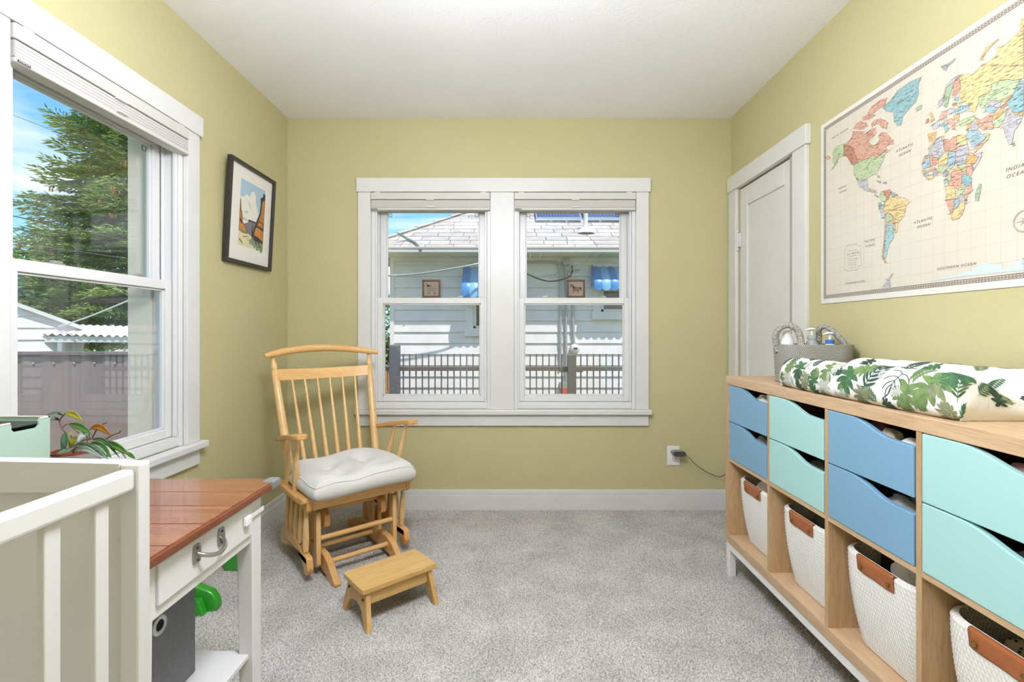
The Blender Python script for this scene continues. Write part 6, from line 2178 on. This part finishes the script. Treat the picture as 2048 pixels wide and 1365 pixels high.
TR = {'A': (1640, 230, 6.824), 'B': (1640, 370, 5.686), 'C': (1830, 130, 6.826), 'D': (1830, 260, 6.826), 'E': (1830, 400, 6.826), 'F': (1850, 0, 6.824), 'G': (1630, 0, 2.2)}
def w2(reg, zx, zy):
    ox, oy, k = TR[reg]
    p = atx(ox + zx / k, oy + zy / k, MX)
    return p.y, p.z
CMAP = {'s': '#dc9a83', 'r': '#c86f52', 'g': '#b6cf9c', 'l': '#b9bcc9', 'y': '#ecce86', 'b': '#92bdd0', 't': '#74b5bf', 'o': '#e0ad5c', 'a': '#8fcdd2', 'n': '#cfa393', 'i': '#cbdfe2', 'k': '#9aa0ad', 'd': '#8fb98f'}
LANDS = [
 ('A','s',[(330,400),(380,370),(420,330),(440,300),(450,230),(540,225),(600,235),(590,270),(640,240),(700,195),(760,180),(775,250),(730,300),(680,340),(670,385),(720,415),(775,410),(790,370),(820,340),(800,290),(830,250),(880,240),(920,250),(960,310),(1000,350),(1010,400),(960,400),(900,440),(940,490),(920,520),(890,500),(830,545),(780,580),(730,550),(640,600),(540,640),(460,690),(430,670),(400,610),(360,560),(335,560)]),
 ('A','r',[(330,400),(420,420),(460,450),(500,560),(520,640),(460,690),(430,670),(400,610),(360,560),(335,560)]),
 ('A','s',[(700,130),(750,70),(820,55),(890,70),(940,110),(920,140),(915,190),(860,180),(830,140),(780,120),(740,150),(720,170)]),
 ('G','s',[(232,500),(250,470),(290,440),(320,430),(310,460),(270,490),(240,510)]),
 ('A','s',[(455,190),(500,120),(560,90),(640,110),(650,150),(600,190),(560,200),(500,190)]),
 ('A','s',[(580,40),(640,0),(760,0),(700,40),(640,70),(590,75)]),
 ('G','t',[(297,475),(330,445),(370,395),(420,360),(468,340),(455,380),(458,415),(445,450),(415,480),(390,510),(380,550),(365,555),(350,535),(345,495),(320,490)]),
 ('A','g',[(330,400),(330,560),(300,565),(250,600),(210,670),(175,650),(170,610),(190,570),(175,530),(185,480),(220,440),(300,405)]),
 ('A','d',[(210,670),(250,600),(245,650),(215,690),(180,730),(150,760),(185,715)]),
 ('A','o',[(90,570),(130,560),(150,590),(110,610),(85,595)]),
 ('A','g',[(460,690),(540,640),(640,600),(730,550),(780,590),(830,545),(890,500),(905,525),(880,560),(870,620),(840,660),(830,710),(800,750),(790,800),(820,850),(800,860),(770,810),(700,830),(660,860),(640,880),(580,890),(510,890),(480,840),(455,780),(470,720)]),
 ('A','l',[(510,890),(580,890),(640,880),(660,900),(650,950),(665,1000),(700,1010),(690,1050),(640,1045),(600,1020),(580,990),(560,1000),(530,940)]),
 ('A','o',[(695,1030),(730,1010),(740,1050),(710,1060)]),('A','b',[(740,1030),(770,1025),(770,1070),(745,1075)]),('A','o',[(750,1095),(780,1095),(805,1120),(770,1118)]),
 ('A','t',[(775,905),(830,905),(840,925),(800,920)]),('A','k',[(865,920),(920,915),(910,940),(870,940)]),
 ('A','r',[(870,1040),(960,1015),(985,1060),(950,1110),(935,1160),(905,1130),(900,1090),(875,1080)]),
 ('A','g',[(830,1060),(870,1045),(880,1090),(905,1110),(905,1160),(890,1200),(870,1180),(830,1170),(820,1120)]),
 ('A','b',[(980,1055),(1010,1060),(1020,1110),(990,1125),(975,1090)]),('A','l',[(1015,1070),(1060,1080),(1050,1110),(1020,1110)]),
 ('B','y',[(740,190),(770,160),(800,150),(830,140),(870,110),(900,140),(950,150),(1010,170),(1020,200),(985,240),(975,300),(960,350),(920,400),(890,440),(890,500),(870,545),(850,520),(865,480),(840,440),(840,380),(810,330),(770,320),(730,300),(720,270),(745,240)]),
 ('B','l',[(690,240),(740,220),(725,270),(720,300),(745,340),(740,390),(715,380),(690,310),(670,270)]),('B','t',[(670,210),(700,195),(705,230),(680,270),(668,240)]),
 ('B','g',[(750,330),(800,320),(840,380),(800,410),(780,450),(760,410),(748,370)]),('B','s',[(805,415),(850,400),(865,440),(860,470),(835,450)]),
 ('B','a',[(765,455),(800,435),(835,460),(850,490),(840,550),(845,600),(810,640),(790,690),(770,740),(765,800),(740,840),(725,810),(735,740),(740,650),(750,540)]),
 ('B','n',[(745,400),(765,420),(765,455),(750,540),(740,650),(735,740),(725,810),(750,860),(765,890),(735,885),(708,830),(712,760),(728,640),(735,520)]),
 ('B','l',[(710,1165),(740,1120),(770,1070),(840,1005),(790,1080),(810,1150),(800,1165)]),
 ('D','g',[(180,260),(220,200),(270,170),(260,210),(210,260)]),
 ('D','l',[(185,340),(190,300),(260,240),(270,170),(300,120),(365,95),(390,150),(395,230),(410,290),(370,350),(330,395),(260,360)]),
 ('D','y',[(365,85),(395,80),(395,150),(375,140)]),('D','s',[(395,140),(440,125),(480,145),(520,95),(575,85),(580,300),(530,295),(460,285),(400,270)]),
 ('D','y',[(575,90),(690,65),(700,140),(725,185),(580,245)]),('D','s',[(140,350),(180,345),(140,400),(135,440),(100,460),(115,400)]),
 ('D','b',[(150,360),(205,350),(215,500),(110,540),(100,470),(140,440)]),('D','s',[(205,355),(260,370),(330,400),(320,450),(260,490),(200,520),(215,490)]),
 ('D','y',[(330,395),(410,300),(460,290),(455,400),(440,470),(330,490),(320,450)]),('D','b',[(460,285),(565,300),(560,410),(540,490),(480,540),(445,480),(455,380)]),
 ('D','l',[(580,245),(720,190),(750,290),(700,400),(690,460),(600,490),(550,450),(565,300)]),('D','g',[(590,490),(690,450),(705,500),(650,540),(600,520)]),
 ('D','o',[(740,320),(790,310),(820,350),(870,380),(820,450),(750,500),(700,460),(710,390)]),('D','l',[(820,340),(925,300),(910,370),(860,470),(800,550),(790,500),(830,450),(870,385)]),
 ('D','s',[(710,500),(790,490),(800,550),(770,630),(705,590)]),('D','y',[(650,540),(710,520),(700,580),(660,580)]),('D','g',[(325,500),(440,480),(430,540),(390,590),(310,590)]),
 ('D','k',[(240,540),(300,530),(310,620),(250,640)]),('D','s',[(160,560),(280,510),(300,540),(230,560),(180,580)]),('D','t',[(110,600),(180,580),(190,630),(130,640)]),('D','o',[(100,560),(150,540),(150,590),(105,595)]),
 ('D','y',[(190,620),(250,610),(255,660),(195,680)]),('D','s',[(150,650),(190,660),(190,690)]),('D','k',[(390,600),(440,540),(470,590),(430,640),(395,640)]),
 ('D','y',[(460,570),(545,480),(600,520),(640,540),(520,570),(470,600)]),('D','s',[(505,570),(650,540),(640,600),(640,700),(640,740),(600,820),(550,790),(545,765),(450,760),(470,720),(495,680)]),
 ('D','t',[(395,690),(440,650),(455,700),(410,745)]),('D','g',[(455,620),(495,600),(490,700),(455,740)]),('D','t',[(655,610),(720,610),(775,660),(775,740),(710,770),(650,710)]),
 ('D','y',[(430,770),(545,765),(555,830),(555,930),(430,955)]),('D','g',[(555,840),(640,810),(630,760),(690,750),(690,830),(620,890),(570,910)]),
 ('D','s',[(710,770),(780,745),(785,830),(720,900),(690,970),(680,870),(720,840)]),('D','l',[(590,930),(660,870),(690,960),(630,980)]),
 ('D','s',[(425,960),(560,945),(530,1080),(525,1130),(490,1140),(465,1080)]),('D','b',[(540,945),(590,935),(620,980),(580,1060),(530,1090)]),
 ('D','y',[(490,1145),(525,1130),(535,1090),(580,1070),(620,1000),(680,990),(680,1080),(640,1170),(590,1215),(510,1235)]),('D','d',[(900,740),(915,760),(870,970),(830,970),(830,880),(860,790)]),('D','n',[(680,980),(710,930),(715,1000),(690,1020)]),
 ('C','l',[(320,540),(330,490),(380,450),(430,280),(520,190),(600,140),(640,130),(560,210),(500,250),(440,300),(400,440),(380,540),(340,570)]),
 ('C','d',[(410,400),(440,300),(520,255),(530,300),(480,400),(460,520),(430,580),(400,560),(400,460)]),('C','s',[(530,230),(600,160),(620,250),(620,340),(550,420),(510,420),(530,340)]),
 ('C','y',[(610,150),(720,125),(790,130),(880,40),(960,0),(1488,0),(1488,180),(1320,220),(1270,190),(1150,220),(1050,260),(1045,350),(1000,390),(880,430),(870,510),(830,640),(740,640),(760,560),(680,500),(610,440),(600,400),(640,330)]),
 ('F','y',[(760,890),(870,850),(980,760),(1000,640),(1100,620),(1180,540),(1290,430),(1351,340),(1351,900),(760,900)]),
 ('F','o',[(760,820),(790,750),(860,640),(1000,530),(1000,550),(900,640),(810,760),(805,820)]),('F','k',[(225,910),(310,870),(420,800),(390,850),(320,900),(295,970),(250,950)]),
 ('C','g',[(880,430),(1000,390),(1045,350),(1050,260),(1150,220),(1270,190),(1350,210),(1430,200),(1400,300),(1350,400),(1250,440),(1180,490),(1000,480),(970,560),(920,600),(870,520)]),
 ('C','t',[(1488,210),(1430,230),(1370,330),(1340,420),(1260,490),(1280,560),(1340,640),(1420,650),(1488,640)]),
 ('C','l',[(980,530),(1060,480),(1180,510),(1150,580),(1040,560)]),('C','b',[(960,590),(1020,550),(1140,590),(1080,660),(960,640)]),('C','o',[(1180,500),(1340,410),(1300,480),(1200,510)]),('C','r',[(1160,580),(1250,510),(1270,550),(1180,600)]),
 ('C','o',[(1060,690),(1220,570),(1210,640),(1090,760)]),('C','g',[(1090,760),(1210,660),(1280,590),(1250,700),(1150,850),(1080,860)]),
 ('C','l',[(1260,600),(1320,580),(1350,660),(1480,690),(1440,800),(1360,900),(1330,1080),(1290,1090),(1240,960),(1220,870),(1190,860),(1230,740)]),('C','o',[(1350,650),(1480,650),(1470,685),(1360,685)]),('C','d',[(1330,1060),(1375,1090),(1355,1115)]),
 ('C','s',[(830,710),(900,750),(960,720),(1030,660),(1060,700),(1060,780),(1085,850),(1060,880),(940,890),(880,850),(850,780)]),('C','g',[(620,770),(700,730),(820,690),(830,740),(760,790),(640,840),(600,820)]),
 ('C','l',[(770,850),(820,770),(880,860),(840,900),(780,890)]),('C','o',[(720,820),(790,780),(740,870),(710,900)]),('C','b',[(740,890),(800,890),(870,890),(920,950),(985,980),(880,1080),(800,1130),(760,1060),(710,1000),(705,950)]),
 ('C','s',[(810,1150),(880,1080),(945,1060),(920,1110),(820,1200)]),('C','y',[(980,930),(1030,940),(990,1030),(945,1070),(940,1040),(985,990)]),('C','b',[(540,620),(640,560),(760,540),(720,620),(620,660),(550,670)]),
 ('C','l',[(450,610),(540,580),(550,640),(470,680)]),('C','n',[(370,640),(440,620),(440,720),(360,760),(335,720)]),('C','l',[(225,830),(330,750),(350,830),(270,890)]),('C','o',[(180,950),(300,910),(270,1030),(200,1050)]),
 ('C','o',[(195,670),(220,640),(250,700),(280,750),(220,780),(230,720)]),('C','r',[(150,800),(165,740),(200,730),(190,780)]),('C','t',[(350,820),(400,770),(440,820),(470,880),(430,920),(400,850),(360,840)]),('C','n',[(430,750),(520,730),(560,800),(530,840),(450,800)]),
 ('C','o',[(530,690),(610,670),(600,760),(540,750)]),('C','o',[(520,840),(560,830),(540,890),(515,870)]),('C','b',[(550,430),(600,440),(590,490),(540,490)]),('C','r',[(510,530),(570,510),(570,550),(520,560)]),('C','g',[(570,530),(650,500),(640,560),(580,570)]),
 ('C','d',[(10,600),(70,550),(105,550),(90,600),(30,630)]),
 ('E','i',[(170,1110),(240,1090),(300,1085),(380,1050),(470,1055),(480,1025),(580,1030),(650,1000),(700,970),(760,985),(830,920),(900,890),(980,850),(1050,880),(1200,870),(1190,930),(1215,970),(1280,930),(1380,850),(1488,805),(1488,960),(1000,1010),(500,1066),(300,1100)]),
]
keys = list(CMAP)
def soft(h, f):
    c, p = rgb(h), rgb('#d8d0c0')
    return tuple((c[i] * (1 - f) + p[i] * f) * 0.95 for i in range(3))
LM = [mat('map_colour_' + {'s': 'salmon', 'r': 'rust', 'g': 'green', 'l': 'lavender', 'y': 'yellow', 'b': 'blue', 't': 'teal', 'o': 'amber', 'a': 'aqua', 'n': 'rose_brown', 'i': 'ice', 'k': 'grey', 'd': 'sage'}[k_], soft(CMAP[k_], 0.16), 0.35,
          var=soft(CMAP[k_], 0.34), var_scale=45) for k_ in keys]
land, lpoly = MB(), []
coast = MB()
for i, (reg, c, poly) in enumerate(LANDS):
    pts = [w2(reg, a, b_) for a, b_ in poly]
    land.cur = keys.index(c)
    land.flat(pts, lambda a, b_, i=i: mpt(a, b_, 3 + 0.02 * i))
    if c != 'i':
        lpoly.append(pts)
        for (a, b_) in zip(pts, pts[1:] + pts[:1]):
            d = Vector((b_[0] - a[0], b_[1] - a[1]))
            if d.length < 1e-6:
                continue
            n = Vector((-d.y, d.x)).normalized() * 0.00045
            coast.add([mpt(a[0] + n.x, a[1] + n.y, 6), mpt(b_[0] + n.x, b_[1] + n.y, 6), mpt(b_[0] - n.x, b_[1] - n.y, 6), mpt(a[0] - n.x, a[1] - n.y, 6)], [(0, 1, 2, 3)])
# the part of the sheet that runs on toward the room: the far side of Asia and Australia
def rest(c, pts):
    land.cur = keys.index(c)
    land.flat(pts, lambda a, b_: mpt(a, b_, 2.6))
    lpoly.append(pts)
def ll(lon, lat):
    return 1.354 - (lon - 78) * 0.00297, 1.63 + 0.2734 * math.log(math.tan(PI / 4 + 0.4 * math.radians(lat)))
for c, poly in (
    ('y', [(87.5, 75), (95, 76), (105, 77), (113, 74), (130, 71), (140, 73), (160, 70), (180, 69), (190, 66), (180, 62), (170, 60), (163, 58), (162, 52), (157, 51), (156, 58), (160, 61), (150, 59), (136, 55), (140, 48), (131, 43), (131, 48), (120, 53), (116, 50), (98, 51), (87.5, 50)]),
    ('g', [(88, 49), (98, 52), (106, 50), (116, 50), (120, 47), (111, 44), (105, 42), (96, 43)]),
    ('t', [(87, 48.5), (90, 46), (96, 43), (105, 42), (111, 44), (120, 47), (120, 53), (131, 48), (130, 43), (121, 40), (118, 38), (122, 37), (120, 34), (122, 30), (119, 25), (114, 22), (108, 21), (102, 22), (98, 25), (97, 28), (88, 28), (87, 35)]),
    ('o', [(92, 26), (98, 25), (102, 22), (108, 21), (109, 13), (105, 9), (102, 13), (100, 8), (104, 1), (101, 5), (98, 12), (97, 17), (94, 17)]),
    ('s', [(130, 32), (135, 34), (140, 36), (142, 40), (145, 44), (141, 45), (139, 38), (133, 35)]),
    ('g', [(95, 5), (100, 1), (106, -6), (102, -4), (97, 2)]), ('l', [(109, 1), (113, 3), (118, 6), (117, 0), (114, -4), (110, -2)]), ('g', [(105, -6), (114, -7), (114, -8.5), (106, -7.5)]),
    ('y', [(131, -1), (138, -2), (147, -6), (150, -10), (141, -9), (136, -5)]), ('b', [(120, 18), (122, 14), (125, 8), (123, 10), (120, 14)]),
    ('s', [(114, -22), (122, -18), (129, -15), (136, -12), (136, -15), (140, -17), (142, -11), (146, -19), (153, -26), (150, -37), (144, -38), (138, -35), (131, -31), (124, -33), (115, -34)]),
    ('d', [(173, -35), (178, -38), (174, -41), (167, -46), (172, -41)])):
    rest(c, [ll(*q_) for q_ in poly])
rest('i', [(1.317, 1.34), (1.1, 1.35), (0.96, 1.33), (0.96, 1.302), (1.317, 1.302)])
land.build('countries', LM, mp_)
coast.build('country_borders', mat('map_borders', '#a48d78', 0.3), mp_, kind='stuff')
# tiny place-name ticks over land and along coasts
rt = random.Random(77)
ticks = MB()
for pts in lpoly:
    xs, zs_ = [p[0] for p in pts], [p[1] for p in pts]
    A = abs(sum(a[0] * b_[1] - b_[0] * a[1] for a, b_ in zip(pts, pts[1:] + pts[:1]))) / 2
    for _ in range(max(2, int(A / 0.00008))):
        for _t in range(12):
            y, z = rt.uniform(min(xs), max(xs)), rt.uniform(min(zs_), max(zs_))
            inside = False
            for a, b_ in zip(pts, pts[1:] + pts[:1]):
                if (a[1] > z) != (b_[1] > z) and y < (b_[0] - a[0]) * (z - a[1]) / (b_[1] - a[1]) + a[0]:
                    inside = not inside
            if inside:
                L = rt.uniform(0.003, 0.007)
                line(y - L, y + L, z - 0.00036, z + 0.00036, 7, ticks)
                break
    for a in pts[::2]:
        if rt.random() < 0.8:
            L = rt.uniform(0.003, 0.006)
            o = rt.uniform(-0.008, 0.008)
            line(a[0] + o - L, a[0] + o + L, a[1] - 0.0004, a[1] + 0.0004, 7, ticks)
ticks.build('place_name_ticks', M_ink3, mp_, kind='stuff')
def sea_text(body, px, py, size, spacing=1.35):
    p = atx(px, py, MX)
    vs, fs = text_mb(body, size, lambda a, b_: mpt(p.y - a, p.z + b_, 5), spacing, 0.3)
    MB().add(vs, fs).build('map_lettering', M_ink2, mp_)
for body, reg, zx, zy, size in (('ARCTIC OCEAN', 'A', 270, 260, 0.011), ('PACIFIC', 'A', 308, 990, 0.011), ('OCEAN', 'A', 310, 1045, 0.011), ('ATLANTIC', 'A', 1155, 450, 0.0125), ('OCEAN', 'A', 1155, 525, 0.0125),
                                ('PACIFIC', 'B', 570, 637, 0.012), ('OCEAN', 'B', 570, 690, 0.012), ('SOUTHERN OCEAN', 'B', 396, 1110, 0.010), ('ATLANTIC', 'E', 110, 282, 0.0125), ('OCEAN', 'E', 118, 355, 0.0125),
                                ('INDIAN', 'D', 1400, 505, 0.0145), ('OCEAN', 'D', 1400, 600, 0.0145), ('SOUTHERN OCEAN', 'E', 558, 910, 0.012), ('GREENLAND', 'G', 385, 442, 0.008),
                                ('BRAZIL', 'B', 880, 235, 0.0075), ('SOUTH AMERICA', 'B', 880, 268, 0.0085), ('NORTH AMERICA', 'A', 740, 420, 0.0085), ('EUROPE', 'C', 670, 590, 0.010), ('AFRICA', 'D', 560, 450, 0.012),
                                ('KAZAKHSTAN', 'C', 1150, 380, 0.006), ('INDIA', 'C', 1340, 800, 0.007), ('ALGERIA', 'D', 310, 270, 0.006), ('LIBYA', 'D', 490, 200, 0.006), ('EGYPT', 'D', 640, 160, 0.006), ('SUDAN', 'D', 630, 360, 0.006),
                                ('CHAD', 'D', 500, 380, 0.006), ('NIGER', 'D', 400, 410, 0.006), ('MALI', 'D', 260, 450, 0.006), ('IRAN', 'C', 960, 790, 0.007), ('SAUDI', 'C', 830, 960, 0.006), ('ARABIA', 'C', 830, 995, 0.006),
                                ('FINLAND', 'C', 570, 350, 0.005), ('TURKEY', 'C', 700, 780, 0.006), ('the World', 'B', 375, 780, 0.012)):
    ox, oy, k = TR[reg]
    sea_text(body, ox + zx / k, oy + zy / k, size)
# title cartouche and compass rose
car = MB()
cpts = [w2('B', a, b_) for a, b_ in ((305, 690), (425, 675), (435, 700), (470, 690), (462, 780), (475, 915), (430, 935), (425, 965), (310, 985), (300, 965), (275, 965), (285, 850), (275, 740), (300, 735))]
for a, b_ in zip(cpts, cpts[1:] + cpts[:1]):
    d = Vector((b_[0] - a[0], b_[1] - a[1]))
    n = Vector((-d.y, d.x)).normalized() * 0.0006
    car.add([mpt(a[0] + n.x, a[1] + n.y, 4), mpt(b_[0] + n.x, b_[1] + n.y, 4), mpt(b_[0] - n.x, b_[1] - n.y, 4), mpt(a[0] - n.x, a[1] - n.y, 4)], [(0, 1, 2, 3)])
for zy, hw_ in ((745, 50), (805, 40), (840, 55), (860, 50), (890, 50), (910, 40), (940, 28)):
    a, b_ = w2('B', 375 - hw_, zy + 7), w2('B', 375 + hw_, zy - 7)
    zc_ = (a[1] + b_[1]) / 2
    line(a[0], b_[0], zc_ - 0.0006, zc_ + 0.0006, 4, car)
cy, cz = 1.313, 1.439
ring_(cy, cz, 0.0265, 0.0278, car, 40, 4)
ring_(cy, cz, 0.0305, 0.0312, car, 40, 4)
for q in range(36):
    t = 2 * PI * q / 36
    ring_(cy + 0.0291 * math.cos(t), cz + 0.0291 * math.sin(t), 0.0003, 0.0011, car, 6, 4)
for q in range(8):
    t = 2 * PI * q / 8
    r_ = 0.026 if q % 2 == 0 else 0.018
    car.add([mpt(cy + r_ * math.cos(t), cz + r_ * math.sin(t), 5), mpt(cy + 0.006 * math.cos(t + 0.39), cz + 0.006 * math.sin(t + 0.39), 5), mpt(cy, cz, 5)], [(0, 1, 2)])
car.build('cartouche_and_compass', mat('map_cartouche', '#9c8f80', 0.3), mp_)
